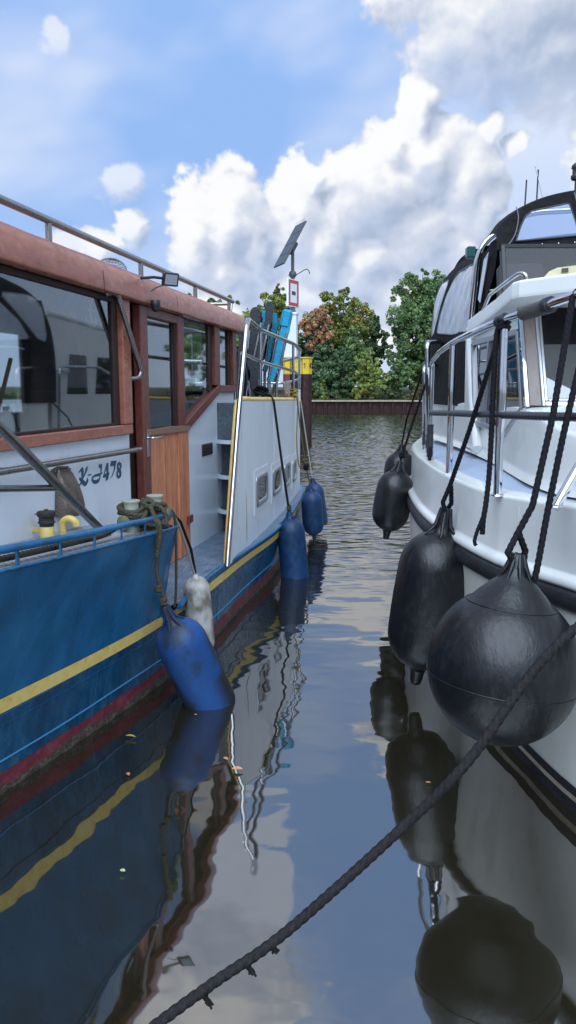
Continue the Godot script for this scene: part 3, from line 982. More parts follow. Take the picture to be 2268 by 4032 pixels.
func make_trees() -> void:
	var olive := [Color(0.095, 0.140, 0.030), Color(0.280, 0.295, 0.070)]
	var deep := [Color(0.044, 0.096, 0.042), Color(0.125, 0.195, 0.080)]
	var mid := [Color(0.080, 0.150, 0.056), Color(0.200, 0.285, 0.105)]
	var pale := [Color(0.160, 0.240, 0.050), Color(0.340, 0.395, 0.105)]
	var rust := [Color(0.320, 0.165, 0.080), Color(0.600, 0.330, 0.170)]
	var gold := Color(0.26, 0.16, 0.035)
	var g := "trees on the far bank"
	var gs := "shrubs on the far bank"
	tree("olive_tree", "broad olive green tree behind the solar panel pole on the far bank", P(-1.2, 1.4, 68), 10.6, 3.3, 1, {"tones": olive, "clumps": 330}, g)
	tree("plane_tree", "tall loose tree with yellowing leaves behind the rust coloured tree", P(4.6, 1.4, 69.5), 10.6, 3.5, 2, {"tones": olive, "clumps": 260, "patch": gold, "share": 0.12, "leaf": 0.17, "leaves": 40}, g)
	tree("autumn_tree", "rust brown dying tree just right of the red framed sign", P(2.7, 1.5, 65.4), 8.3, 1.75, 3, {"tones": rust, "clumps": 170, "low": 0.45, "leaf": 0.14}, g)
	tree("large_tree", "tallest dense green tree beside the black boat canopy", P(11.4, 1.3, 67), 11.9, 4.0, 4, {"tones": mid, "clumps": 560, "low": 0.10, "lobes": 16, "leaves": 50}, g)
	tree("dark_tree", "small dark green tree in the gap between the two tall tree groups", P(8.0, 1.4, 74), 8.4, 2.2, 5, {"tones": deep, "clumps": 200}, g)
	tree("dark_tree", "dark green tree low behind the yellow topped pile", P(1.6, 1.3, 70), 6.6, 3.0, 6, {"tones": deep, "clumps": 240, "low": 0.1}, g)
	tree("round_shrub", "dark green rounded shrub below the rust brown tree", P(3.0, 1.2, 65), 5.4, 2.5, 7, {"tones": deep, "clumps": 280, "low": 0.08, "leaf": 0.15}, gs)
	tree("round_shrub", "mid green shrub rising between the rust tree and the tallest tree", P(5.4, 1.2, 66.4), 6.4, 2.6, 8, {"tones": mid, "clumps": 280, "low": 0.06, "leaf": 0.15}, gs)
	tree("cone_shrub", "small bright green cone shaped shrub beside the yellow topped pile", P(2.75, 1.05, 63.8), 3.2, 0.95, 9, {"tones": pale, "clumps": 130, "low": 0.02, "cone": true, "lobes": 6, "leaf": 0.11}, gs)
	tree("gold_shrub", "yellow green shrub with rusty leaves above the middle of the sheet pile wall", P(6.6, 1.05, 64.0), 4.6, 1.9, 10, {"tones": pale, "clumps": 230, "low": 0.06, "patch": gold, "share": 0.22, "leaf": 0.12}, gs)
	tree("round_shrub", "dark shrub between the bright cone shrub and the yellow green shrub", P(4.5, 1.05, 64.4), 4.2, 1.6, 11, {"tones": deep, "clumps": 180, "low": 0.04, "leaf": 0.13}, gs)
	tree("low_shrub", "low tan and green bush on the wall left of the black boat canopy", P(10.3, 1.0, 63.2), 1.7, 1.0, 12, {"tones": [Color(0.08, 0.09, 0.03), Color(0.22, 0.17, 0.07)], "clumps": 50, "low": 0.1, "leaf": 0.09, "lobes": 5}, gs)
	tree("round_shrub", "mid green shrub under the tallest tree at the wall", P(9.0, 1.1, 64.6), 4.2, 1.7, 13, {"tones": mid, "clumps": 200, "low": 0.04, "leaf": 0.13}, gs)
	# the wood goes on along the bank behind the boats
	var r := RandomNumberGenerator.new()
	r.seed = 77
	var hid := "bank trees behind the boats"
	for k in [[-9.0, "olive tree rising just behind the aft end of the wheelhouse roof", 9.5], [-5.2, "dense tree behind the wheelhouse corner left of the solar panel pole", 9.2], [17.5, "tall green bank tree hidden behind the yacht's aft canopy", 11.0], [22.5, "olive bank tree hidden behind the yacht's flybridge", 10.4], [28.0, "dark bank tree hidden behind the yacht's front canopy", 9.6], [34.0, "last bank tree of the row behind the yacht's bow", 10.8]]:
		tree("bank_tree", k[1], P(k[0], 1.3, r.randf_range(66, 71)), k[2], r.randf_range(3.2, 4.0), int(r.randi() % 900) + 20, {"tones": [olive, mid, deep][r.randi() % 3], "clumps": 170, "low": 0.12, "leaves": 40, "leaf": 0.22}, hid)
	# ground cover between the shrubs
	var lob = []
	for k in 90:
		lob.append([Vector3(-38.0 + k * 0.85, r.randf_range(0.1, 0.35), r.randf_range(-0.9, 0.2)), Vector3(0.7, r.randf_range(0.25, 0.6), 0.6)])
	var o := MeshInstance3D.new()
	o.name = "undergrowth"
	o.mesh = crown_mesh(55, lob, 900, 14, 0.10, [Color(0.03, 0.05, 0.015), Color(0.10, 0.11, 0.035)], Color(0.2, 0.14, 0.06), 0.25)
	o.material_override = M.leaf_a
	add_child(o)
	o.position = P(0, 1.02, 63.4)
	o.set_meta("kind", "stuff")
	o.set_meta("label", "low weeds and brambles along the top of the sheet pile wall")
	o.set_meta("category", "undergrowth")

# ------------------------------------------------------------------ mooring dolphin and signal post
func make_dolphin() -> void:
	var t := thing("mooring_dolphin", "dark steel mooring pile with a yellow top marked 40 in the river", "mooring pile", P(0.32, -0.5, 27))
	var right = [[0.10, 0.30], [0.16, 0.40], [0.34, 0.40], [0.38, 0.30], [0.46, 0.30], [0.50, 0.40], [0.70, 0.40], [0.82, 0.22], [0.82, -0.35], [0.10, -0.35]]
	var left = [[-0.17, 0.20], [-0.10, 0.36], [0.06, 0.36], [0.10, 0.28], [0.10, -0.35], [-0.17, -0.35]]
	for k in [[right, "pile", M.rust_pile], [left, "red_pile", M.red_pile]]:
		var mb := Mb.new()
		var yb := Mb.new()
		var pts: Array = k[0]
		for i in pts.size():
			var a: Array = pts[i]
			var b: Array = pts[(i + 1) % pts.size()]
			mb.quad(P(a[0], -0.6, 27 - a[1]), P(b[0], -0.6, 27 - b[1]), P(b[0], 2.33, 27 - b[1]), P(a[0], 2.33, 27 - a[1]))
			yb.quad(P(a[0], 2.33, 27 - a[1]), P(b[0], 2.33, 27 - b[1]), P(b[0], 2.86, 27 - b[1]), P(a[0], 2.86, 27 - a[1]))
		part(k[1], mb, k[2], t)
		part("yellow_band", yb, M.pile_yellow, t)
	var lid := Mb.new()
	lid.plate([P(-0.20, 2.862, 26.6), P(0.1, 2.862, 26.55), P(0.72, 2.862, 26.56), P(0.86, 2.862, 26.78), P(0.86, 2.862, 27.4), P(-0.20, 2.862, 27.4)], Vector3(0, 0.035, 0))
	part("lid", lid, M.pile_yellow, t)
	for k in [["4", 0.745, 26.66], ["0", 0.79, 26.73], ["1", 0.55, 26.6]]:
		var tm := TextMesh.new()
		tm.text = k[0]
		tm.font = SystemFont.new()
		tm.font.font_names = PackedStringArray(["Droid Sans"])
		tm.font_size = 24
		tm.pixel_size = 0.0095
		tm.depth = 0.01
		var turn = Basis(Vector3.UP, 0.98) if k[0] != "1" else Basis.IDENTITY
		own("numeral", tm, M.sign_black, t, Transform3D(turn.scaled(Vector3(1, 1, 1)), P(k[1] + 0.01, 2.62, k[2] - 0.012) - t.position))

	var s := thing("signal_post", "grey post with tilted solar panel, red framed sign and pale cabinet", "signal post", P(0.15, 2.9, 27))
	var cab := Mb.new()
	cab.box(P(0.10, 3.60, 27.0), Vector3(0.215, 0, 0.03), Vector3(0, 0.70, 0), Vector3(-0.03, 0, 0.215), 0.015)
	var cabp := part("cabinet", cab, M.cabinet_grey, s)
	var hat := Mb.new()
	hat.box(P(0.10, 4.35, 27.0), Vector3(0.235, 0, 0.033), Vector3(0, 0.045, 0), Vector3(-0.033, 0, 0.235), 0.02)
	part("cabinet_roof", hat, M.cabinet_grey, s)
	hat = Mb.new()
	hat.box(P(0.10, 2.90 + 0.02, 27.0), Vector3(0.13, 0, 0), Vector3(0, 0.06, 0), Vector3(0, 0, 0.13), 0.01)
	part("cabinet_foot", hat, M.cabinet_grey, s)
	var hatch := Mb.new()
	hatch.box(P(0.30, 3.25, 26.84), Vector3(0.028, 0, 0.004), Vector3(0, 0.09, 0), Vector3(0, 0, 0.012), 0.003)
	part("lock_plate", hatch, M.galvanised, cabp)
	var pole := Mb.new()
	pole.lathe([Vector2(0.16, 4.39), Vector2(0.10, 4.46), Vector2(0.075, 4.62), Vector2(0.06, 4.8), Vector2(0.06, 5.55), Vector2(0.10, 5.60), Vector2(0.14, 5.66), Vector2(0.11, 5.76), Vector2(0.055, 5.80), Vector2(0.055, 6.55), Vector2(0.0, 6.55)], Transform3D(Basis.IDENTITY, P(0.16, 0, 27.15)), 14)
	part("pole", pole, M.galvanised, s)
	var arm := Mb.new()
	arm.tube(bent([P(0.02, 5.62, 27.0), P(0.22, 5.62, 27.1), P(0.60, 5.86, 27.2), P(0.70, 5.84, 27.2), P(0.74, 5.70, 27.2)], 0.05), 0.016, 8)
	part("arm", arm, M.galvanised, s)
	# sign: board, red border, white field, dash
	var a := P(0.012, 5.49, 26.70)
	var b := P(0.375, 5.49, 27.35)
	var ex := (b - a).normalized()
	var nn := Vector3(-ex.z, 0, ex.x)
	if nn.z < 0.0:
		nn = -nn
	var cen := (a + b) / 2 - Vector3(0, 0.445, 0)
	var hw := a.distance_to(b) / 2
	var bd := Mb.new()
	bd.box(cen - nn * 0.035, ex * (hw + 0.01), Vector3(0, 0.455, 0), nn * 0.035, 0.01)
	var board := part("sign_board", bd, M.sign_white, s)
	var red := Mb.new()
	for k in [[0, 0.37, hw - 0.03, 0.055], [0, -0.37, hw - 0.03, 0.055]]:
		red.box(cen + ex * k[0] + Vector3(0, k[1], 0) + nn * 0.002, ex * k[2], Vector3(0, k[3], 0), nn * 0.002, 0.0)
	for k in [-1, 1]:
		red.box(cen + ex * (k * (hw - 0.085)) + nn * 0.002, ex * 0.055, Vector3(0, 0.315, 0), nn * 0.002, 0.0)
	part("red_border", red, M.sign_red, board)
	var dash := Mb.new()
	dash.box(cen + nn * 0.004, ex * 0.13, Vector3(0, 0.06, 0), nn * 0.004, 0.003)
	part("dash_symbol", dash, M.sign_black, board)
	# solar panel
	var c = [P(0.243, 7.45, 28.1), P(0.597, 7.45, 27.2), P(-0.132, 5.95, 26.5), P(-0.511, 5.95, 27.4)]
	var u: Vector3 = (c[1] - c[0]).normalized()
	var dn: Vector3 = (c[3] - c[0]).normalized()
	var pn := dn.cross(u)
	if pn.y < 0.0:
		pn = -pn
	var pc: Vector3 = (c[0] + c[1] + c[2] + c[3]) / 4.0
	var hu: float = c[0].distance_to(c[1]) / 2
	var hd: float = c[0].distance_to(c[3]) / 2
	var fr := Mb.new()
	fr.box(pc - pn * 0.03, u * hu, dn * hd, pn * 0.022, 0.006)
	var frame := part("panel_frame", fr, M.galvanised, s)
	for k in 4:
		var ce := Mb.new()
		ce.box(pc + dn * (hd * (-0.75 + 0.5 * k)) + pn * -0.003, u * (hu - 0.03), dn * (hd * 0.25 - 0.012), pn * 0.004, 0.0)
		part("solar_cell", ce, M.solar_cell, frame)
	for k in 9:
		var sp := Mb.new()
		var e: Vector3 = c[0].lerp(c[1], 0.1 + 0.1 * k)
		sp.tube([e, e + Vector3(0, 0.09, 0)], 0.004, 4)
		part("bird_spike", sp, M.galvanised, frame)
	var bx := Mb.new()
	bx.box(pc - pn * 0.15 + dn * 0.05, u * 0.16, dn * 0.24, pn * 0.10, 0.05)
	part("battery_box", bx, M.galvanised, s)

# ------------------------------------------------------------------ the blue boat
# depth, half-breadth line at the water, at the yellow stripe, at the top edge (starboard side)
const HL := [[0.35, -2.70, -2.66, -2.60], [0.8, -2.40, -2.30, -2.05], [1.4, -2.07, -1.96, -1.68], [2.0, -1.77, -1.68, -1.39], [2.6, -1.49, -1.42, -1.12], [3.15, -1.264, -1.195, -0.93], [3.67, -1.055, -0.985, -0.79], [4.27, -0.83, -0.772, -0.643], [4.6, -0.715, -0.685, -0.62], [5.0, -0.60, -0.575, -0.56], [5.45, -0.50, -0.475, -0.47], [6.0, -0.40, -0.36, -0.33], [7.0, -0.185, -0.12, -0.09], [8.0, -0.01, 0.03, 0.05], [9.2, 0.15, 0.125, 0.165], [10.1, 0.20, 0.205, 0.213], [10.6, 0.12, 0.14, 0.15], [10.9, -0.15, -0.12, -0.10], [11.05, -0.6, -0.58, -0.56], [11.1, -1.36, -1.36, -1.36]]
const STEP_D := 4.38
const AFT := [[5.30, -0.460], [5.7, -0.405], [6.45, -0.286], [7.72, -0.099], [9.15, 0.074], [9.9, 0.142], [10.35, 0.150], [10.65, 0.06], [10.85, -0.2], [10.95, -0.6], [10.98, -1.38]]

func mid_l(d: float) -> float:
	return -1.62 + 0.125 * (d - 9.0)

func top_l(d: float) -> float:
	return 0.975 + 0.07 * (4.5 - d) if d <= STEP_D + 0.001 else 0.5

func hull_x(d: float, y: float) -> float:
	var xw := table(HL, d, 1)
	var xs := table(HL, d, 2)
	var xt := table(HL, d, 3)
	if y <= 0.0:
		return xw + 0.10 * y
	if y < 0.42:
		return lerpf(xw, xs, y / 0.42)
	return lerpf(xs, xt, pow(clampf((y - 0.42) / maxf(0.02, top_l(d) - 0.42), 0.0, 1.0), 1.25))

func stations(d0: float, d1: float, step := 0.16) -> Array:
	var res = []
	var k := maxi(1, int(ceil((d1 - d0) / step)))
	for i in k + 1:
		res.append(d0 + (d1 - d0) * i / k)
	return res

# band of hull plating between two heights, on both sides
func hull_band(mb: Mb, d0: float, d1: float, y0, y1, out: float, rows_n := 5) -> void:
	for side in [1, -1]:
		var rows = []
		for r in rows_n + 1:
			var row := PackedVector3Array()
			for d in stations(d0, d1, 0.12):
				var a: float = y0.call(d) if y0 is Callable else y0
				var b: float = y1.call(d) if y1 is Callable else y1
				var y := lerpf(a, b, float(r) / rows_n)
				var x := hull_x(d, y) + out
				if side < 0:
					x = 2.0 * mid_l(d) - x
				row.append(P(x, y, d))
			rows.append(row)
		if side < 0:
			rows.reverse()
		mb.grid(rows)

# place on the wheelhouse side: along it, height, distance outward
func W(d: float, y: float, o := 0.0) -> Vector3:
	return Vector3(-1.927 + 0.19 * d + o * 0.982, y, -(d - o * 0.187))

func wbox(mb: Mb, d0: float, d1: float, y0: float, y1: float, o0: float, o1: float, e := 0.005) -> void:
	var c := W((d0 + d1) / 2, (y0 + y1) / 2, (o0 + o1) / 2)
	mb.box(c, (W(d1, 0, 0) - W(d0, 0, 0)) / 2, Vector3(0, (y1 - y0) / 2, 0), (W(0, 0, o1) - W(0, 0, o0)) / 2, e)

# a beam between two places on the side, given as [d, y], w wide
func wbeam(mb: Mb, a: Array, b: Array, w: float, o0: float, o1: float, e := 0.005) -> void:
	var pa = W(a[0], a[1], (o0 + o1) / 2)
	var pb = W(b[0], b[1], (o0 + o1) / 2)
	var along = (pb - pa) / 2
	var z := (W(0, 0, o1) - W(0, 0, o0)) / 2
	mb.box((pa + pb) / 2, along, z.cross(along).normalized() * w / 2, z, e)

func wplate(mb: Mb, pts: Array, o: float, thick: float) -> void:
	var p = []
	for q in pts:
		p.append(W(q[0], q[1], o))
	mb.plate(p, W(0, 0, thick) - W(0, 0, 0))

func make_blue_boat() -> void:
	var B := thing("motor_boat", "old blue and white steel motor boat with brown wheelhouse", "boat", P(-1.6, 0, 6))
	var q: Mb
	# --- hull
	var weed_top := func(d): return 0.045 + 0.012 * sin(d * 9.0) + 0.008 * sin(d * 23.0)
	q = Mb.new()
	hull_band(q, 0.35, 11.1, -0.5, weed_top, 0.0, 3)
	part("waterline_growth", q, M.weed, B)
	q = Mb.new()
	hull_band(q, 0.35, 11.1, weed_top, func(d): return 0.108 + 0.004 * sin(d * 13.0), 0.001, 2)
	part("boot_stripe", q, M.red_boot, B)
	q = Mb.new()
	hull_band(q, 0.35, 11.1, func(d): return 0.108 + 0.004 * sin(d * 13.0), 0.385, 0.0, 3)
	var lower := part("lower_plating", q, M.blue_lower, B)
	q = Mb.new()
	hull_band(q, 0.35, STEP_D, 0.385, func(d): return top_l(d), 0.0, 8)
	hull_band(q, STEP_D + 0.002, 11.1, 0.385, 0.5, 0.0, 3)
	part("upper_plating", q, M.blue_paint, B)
	q = Mb.new()
	hull_band(q, 0.36, 11.09, func(d): return 0.388 + 0.02 * smoothstep(4.5, 2.0, d), func(d): return 0.452 + 0.03 * smoothstep(4.5, 2.0, d), 0.004, 1)
	part("yellow_stripe", q, M.yellow_paint, B)
	for k in [[0.166, 0.0045, "light_line", M.line_blue], [0.338, 0.003, "weld_seam", M.blue_lower]]:
		q = Mb.new()
		for side in [1, -1]:
			var path = []
			for d in stations(0.4, 11.08, 0.1):
				var x = hull_x(d, k[0]) + 0.001
				path.append(P(x if side > 0 else 2.0 * mid_l(d) - x, k[0] + 0.003 * sin(d * 5.0), d))
			q.tube(path, k[1], 6, false)
		part(k[2], q, k[3], lower)
	# upright weld seams of the plating
	for d in [3.75, 5.35, 6.6, 7.9]:
		q = Mb.new()
		q.tube([P(hull_x(d, 0.05) + 0.001, 0.05, d), P(hull_x(d, 0.2) + 0.001, 0.2, d), P(hull_x(d, 0.37) + 0.001, 0.37, d)], 0.0025, 5, false)
		part("weld_seam", q, M.blue_lower, lower)
	# --- fore deck and its edge
	q = Mb.new()
	var rows = []
	for d in stations(0.4, STEP_D, 0.15):
		var x := hull_x(d, top_l(d)) - 0.004
		var xp := 2.0 * mid_l(d) - x
		var row := PackedVector3Array()
		for c in 7:
			var t := c / 6.0
			row.append(P(lerpf(xp, x, t), top_l(d) - 0.004 + 0.05 * sin(PI * t), d))
		rows.append(row)
	q.grid(rows)
	var deck := part("fore_deck", q, M.tread_plate, B)
	q = Mb.new()
	var dk := func(x, d):
		var xs := hull_x(d, top_l(d)) - 0.004
		var t: float = (x - (2.0 * mid_l(d) - xs)) / (xs - (2.0 * mid_l(d) - xs))
		return top_l(d) - 0.004 + 0.05 * sin(PI * clampf(t, 0, 1))
	var dd := 2.3
	var rr := 0
	while dd < STEP_D - 0.05:
		var x := W(dd, 0, 0).x + 0.02 + (0.021 if rr % 2 == 1 else 0.0)
		var cc := 0
		while x < hull_x(dd, top_l(dd)) - 0.04:
			lozenge(q, P(x, dk.call(x, dd) + 0.0005, dd), 0.016, 0.0045, 0.0028, 0.75 if (cc + rr) % 2 == 0 else -0.75)
			x += 0.042
			cc += 1
		dd += 0.024
		rr += 1
	part("tread_pattern", q, M.tread_plate, deck).set_meta("kind", "stuff")
	q = Mb.new()
	q.plate([P(hull_x(STEP_D, 0.5) - 0.002, 0.46, STEP_D), P(hull_x(STEP_D, 0.75) - 0.002, 0.75, STEP_D), P(hull_x(STEP_D, top_l(STEP_D)) - 0.002, top_l(STEP_D) - 0.006, STEP_D), P(W(STEP_D, 0, 0).x - 0.1, top_l(STEP_D) + 0.01, STEP_D), P(W(STEP_D, 0, 0).x - 0.1, 0.46, STEP_D)], Vector3(0, 0, -0.012))
	part("deck_break", q, M.blue_paint, B)
	q = Mb.new()
	var bead = []
	for d in stations(0.5, STEP_D, 0.03):
		bead.append(P(hull_x(d, top_l(d)) - 0.001 + 0.0012 * sin(d * 71.0), top_l(d) + 0.0015 * sin(d * 113.0), d))
	q.tube(bead, 0.0075, 6)
	part("edge_weld", q, M.blue_paint, B)
	q = Mb.new()
	var pipe = []
	for d in stations(0.7, STEP_D - 0.02, 0.15):
		pipe.append(P(hull_x(d, top_l(d)) - 0.028, top_l(d) + 0.072, d))
	q.tube(pipe, 0.0165, 12)
	var rail := part("toe_rail", q, M.blue_paint, B)
	for d in [1.2, 1.6, 2.0, 2.35, 2.62, 2.9, 3.17, 3.44, 3.70, 3.95, 4.26]:
		q = Mb.new()
		var x2 := hull_x(d, top_l(d)) - 0.030
		q.box(P(x2, top_l(d) + 0.03, d), Vector3(0.004, 0, 0), Vector3(0, 0.034, 0), Vector3(0.004, 0, 0.024), 0.0015)
		part("rail_post", q, M.blue_paint, rail)
	# --- side deck with its ledge
	q = Mb.new()
	rows = []
	for d in stations(STEP_D, 10.6, 0.12):
		var xo := hull_x(d, 0.5) - 0.001
		var xi := W(d, 0, 0).x - 0.06 if d < 6.98 else table(AFT, d, 1) - 0.04
		rows.append(PackedVector3Array([P(xi, 0.497, d), P(lerpf(xi, xo, 0.5), 0.498, d), P(xo, 0.498, d)]))
	q.grid(rows)
	var sd := part("side_deck", q, M.tread_blue, B)
	q = Mb.new()
	dd = STEP_D + 0.03
	rr = 0
	while dd < 9.8:
		var lo := W(dd, 0, 0).x + 0.01 if dd < 5.55 else table(AFT, dd, 1) + 0.02
		var x := lo + (0.0175 if rr % 2 == 1 else 0.0)
		var cc := 0
		while x < hull_x(dd, 0.5) - 0.03:
			lozenge(q, P(x, 0.4985, dd), 0.015, 0.0042, 0.0026, 0.75 if (cc + rr) % 2 == 0 else -0.75)
			x += 0.035
			cc += 1
		dd += 0.022 if dd < 7.5 else 0.03
		rr += 1
	part("tread_pattern", q, M.tread_blue, sd).set_meta("kind", "stuff")
	q = Mb.new()
	var lip = []
	for d in stations(STEP_D + 0.02, 10.9, 0.1):
		lip.append(P(hull_x(d, 0.5) - 0.006, 0.497, d))
	q.tube(lip, 0.017, 10)
	part("rubbing_pipe", q, M.blue_paint, B)
	# --- aft bulwark
	var aft_x := func(d): return table(AFT, d, 1)
	var aft_top := func(d): return 1.685 - 0.010 * (d - 5.9)
	for side in [1, -1]:
		q = Mb.new()
		for inner in [0.0, -0.035]:
			rows = []
			for r in 9:
				var f := r / 8.0
				var row := PackedVector3Array()
				for k in 61:
					var t := k / 60.0
					var y = lerpf(0.49, aft_top.call(lerpf(5.5, 10.98, t)), f)
					var front = 5.48 + 0.36 * (y - 0.5) + 0.10 * pow(f, 14.0)
					var d := lerpf(front, 10.98, t)
					var x: float = aft_x.call(d) + inner * (1.0 if d < 10.3 else 1.0)
					if inner < 0.0 and d > 10.9:
						d = 10.9
					row.append(P(x if side > 0 else 2.0 * mid_l(d) - x, y, d))
				rows.append(row)
			if inner < 0.0:
				rows.reverse()
			q.grid(rows)
		var aw := part("aft_bulwark", q, M.white_paint, B)
		# panel seams
		if side > 0:
			for d in [7.45, 9.35]:
				q = Mb.new()
				q.tube([P(aft_x.call(d) + 0.0005, 0.52, d), P(aft_x.call(d) + 0.0005, 1.0, d), P(aft_x.call(d) + 0.0005, 1.66, d)], 0.0022, 5, false)
				part("panel_seam", q, M.white_paint, aw)
			# rust run below a drip
			q = Mb.new()
			q.plate([P(aft_x.call(6.12) + 0.0006, 0.98, 6.12), P(aft_x.call(6.14) + 0.0006, 0.86, 6.14), P(aft_x.call(6.135) + 0.0006, 0.66, 6.135), P(aft_x.call(6.14) + 0.0006, 0.55, 6.14), P(aft_x.call(6.155) + 0.0006, 0.55, 6.155), P(aft_x.call(6.16) + 0.0006, 0.72, 6.16), P(aft_x.call(6.15) + 0.0006, 0.88, 6.15)], Vector3(0.0008, 0, 0.0001))
			part("rust_stain", q, M.concrete, aw)
			# thin drip marks, each its own run down the paint
			for k in [[6.62, 0.70, 0.16], [6.98, 0.69, 0.12], [7.5, 0.69, 0.10], [7.78, 0.66, 0.15], [5.98, 1.60, 0.55], [6.9, 1.66, 0.20], [8.45, 0.64, 0.10], [8.9, 1.62, 0.34]]:
				q = Mb.new()
				var w0 := 0.006
				var run := []
				for j in 6:
					var f: float = j / 5.0
					run.append(P(aft_x.call(k[0]) + 0.0006, k[1] - k[2] * f, k[0] + 0.004 * sin(f * 7.0 + k[0] * 9.0) - w0 * (1.0 - 0.8 * f)))
				for j in 6:
					var f: float = 1.0 - j / 5.0
					run.append(P(aft_x.call(k[0]) + 0.0006, k[1] - k[2] * f, k[0] + 0.004 * sin(f * 7.0 + k[0] * 9.0) + w0 * (1.0 - 0.8 * f)))
				q.plate(run, Vector3(0.0006, 0, 0.0001))
				part("drip_stain", q, M.drip_stain, aw)
	q = Mb.new()
	var trim = []
	for y in [0.51, 0.7, 0.9, 1.1, 1.3, 1.5, 1.56]:
		var d: float = 5.485 + 0.36 * (y - 0.5)
		trim.append(P(aft_x.call(d) - 0.016, y, d))
	for k in [[5.90, 1.625], [5.945, 1.668], [6.02, 1.688], [6.2, 1.690]]:
		trim.append(P(aft_x.call(k[0]) - 0.016, k[1], k[0]))
	for d in stations(6.4, 10.9, 0.15):
		trim.append(P(aft_x.call(d) - 0.016, aft_top.call(d) + 0.004, d))
	q.tube(trim, 0.0215, 10)
	part("edge_trim", q, M.yellow_paint, B)
	# cabin windows in the bulwark
	for k in [[6.50, 7.05, 0.765, 1.035], [7.34, 7.86, 0.745, 1.01], [8.14, 8.62, 0.72, 0.985], [8.92, 9.32, 0.695, 0.955]]:
		port(B, (k[0] + k[1]) / 2, (k[2] + k[3]) / 2, (k[1] - k[0]) / 2 - 0.02, (k[3] - k[2]) / 2, aft_x)
	# aft deck
	q = Mb.new()
	rows = []
	for d in stations(6.97, 10.9, 0.2):
		var x := table(AFT, d, 1) - 0.03
		rows.append(PackedVector3Array([P(2.0 * mid_l(d) - x, 1.30, d), P(x, 1.30, d)]))
	q.grid(rows)
	part("aft_deck", q, M.slate_blue, B)
	# bulkhead with the steps up to the aft deck
	q = Mb.new()
	q.box(P(-0.95, 0.9, 6.99), Vector3(0.72, 0, 0), Vector3(0, 0.41, 0), Vector3(0, 0, 0.015), 0.003)
	q.box(P(-0.44, 1.48, 6.90), Vector3(0.215, 0, 0), Vector3(0, 0.170, 0), Vector3(0, 0, 0.05), 0.006)
	part("step_bulkhead", q, M.slate_blue, B)
	for y in [1.295, 0.985, 0.675]:
		q = Mb.new()
		var out = []
		for k in 17:
			var a := PI * k / 16.0
			out.append(P(-0.4475 - cos(a) * 0.195, y, 6.97 - pow(sin(a), 0.7) * 0.27))
		q.plate(out, Vector3(0, 0.032, 0))
		var stp := part("step", q, M.white_paint, B)
		q = Mb.new()
		var mid_out = []
		for p in out:
			mid_out.append(P(-0.4475, y, 6.97).lerp(p, 0.86) + Vector3(0, 0.033, 0))
		q.plate(mid_out, Vector3(0, 0.003, 0))
		part("step_mat", q, M.slate_blue, stp)
	# --- wheelhouse side
	q = Mb.new()
	wbox(q, 1.95, 4.875, 0.90, 1.49, -0.04, 0.0, 0.003)
	part("cabin_side", q, M.white_paint, B)
	q = Mb.new()
	wplate(q, [[5.95, 0.47], [7.42, 0.47], [7.42, 1.745], [6.86, 1.745], [5.95, 1.445]], -0.04, 0.04)
	part("cabin_side", q, M.white_paint, B)
	q = Mb.new()
	wplate(q, [[4.875, 0.47], [5.10, 0.47], [5.10, 2.30], [4.875, 2.30]], -0.06, 0.02)
	part("door_recess", q, M.dark_wood, B)
	# window beside the helm
	var wf := Mb.new()
	wbox(wf, 1.95, 4.86, 1.487, 1.547, -0.03, 0.035, 0.006)
	var fr := part("window_sill", wf, M.brown_paint, B)
	q = Mb.new()
	wbox(q, 1.95, 4.80, 1.548, 1.562, -0.02, 0.004, 0.002)
	part("glazing_bead", q, M.dark_wood, fr)
	q = Mb.new()
	wbox(q, 4.66, 4.735, 1.548, 2.30, -0.03, 0.006, 0.004)
	wbox(q, 1.95, 4.66, 2.268, 2.30, -0.03, 0.008, 0.004)
	part("window_frame", q, M.dark_wood, B)
	q = Mb.new()
	wbox(q, 4.737, 4.862, 1.548, 2.30, -0.03, 0.036, 0.006)
	part("corner_post", q, M.brown_paint, B)
	q = Mb.new()
	wbox(q, 2.02, 4.66, 1.562, 2.268, -0.012, -0.008, 0.0)
	part("window_pane", q, M.glass, B)
	# door
	q = Mb.new()
	wbox(q, 5.045, 5.17, 0.50, 2.298, -0.03, 0.028, 0.006)
	wbox(q, 5.77, 5.905, 1.47, 2.298, -0.03, 0.028, 0.006)
	wbox(q, 5.17, 5.77, 2.236, 2.298, -0.03, 0.027, 0.005)
	var door := part("door", q, M.brown_wood, B)
	q = Mb.new()
	wbox(q, 5.735, 5.77, 1.50, 2.236, -0.03, 0.012, 0.003)
	part("glazing_bead", q, M.dark_wood, door)
	q = Mb.new()
	wbox(q, 5.17, 5.20, 1.50, 2.236, -0.03, 0.012, 0.003)
	part("glazing_bead", q, M.dark_wood, door)
	q = Mb.new()
	wbox(q, 5.20, 5.735, 1.502, 2.236, -0.012, -0.008, 0.0)
	part("door_pane", q, M.glass, door)
	q = Mb.new()
	wplate(q, [[5.12, 1.462], [5.955, 1.452], [5.955, 1.492], [5.6, 1.50], [5.3, 1.497], [5.12, 1.503]], 0.0, 0.044)
	part("weathered_ledge", q, M.bare_wood, door)
	for k in [[5.172, 5.418], [5.424, 5.700], [5.706, 5.948]]:
		q = Mb.new()
		wbox(q, k[0], k[1], 0.50, 1.458, -0.02, 0.026 if k[1] < 5.9 else 0.034, 0.004)
		part("plank", q, M.door_wood, door)
	q = Mb.new()
	wbox(q, 5.86, 5.965, 0.74, 0.80, 0.036, 0.055, 0.004)
	part("hinge", q, M.brown_wood, door)
	q = Mb.new()
	wbox(q, 5.095, 5.135, 1.32, 1.50, 0.028, 0.034, 0.002)
	q.tube(bent([W(5.11, 1.445, 0.03), W(5.11, 1.445, 0.075), W(5.24, 1.442, 0.078)], 0.02), 0.009, 8)
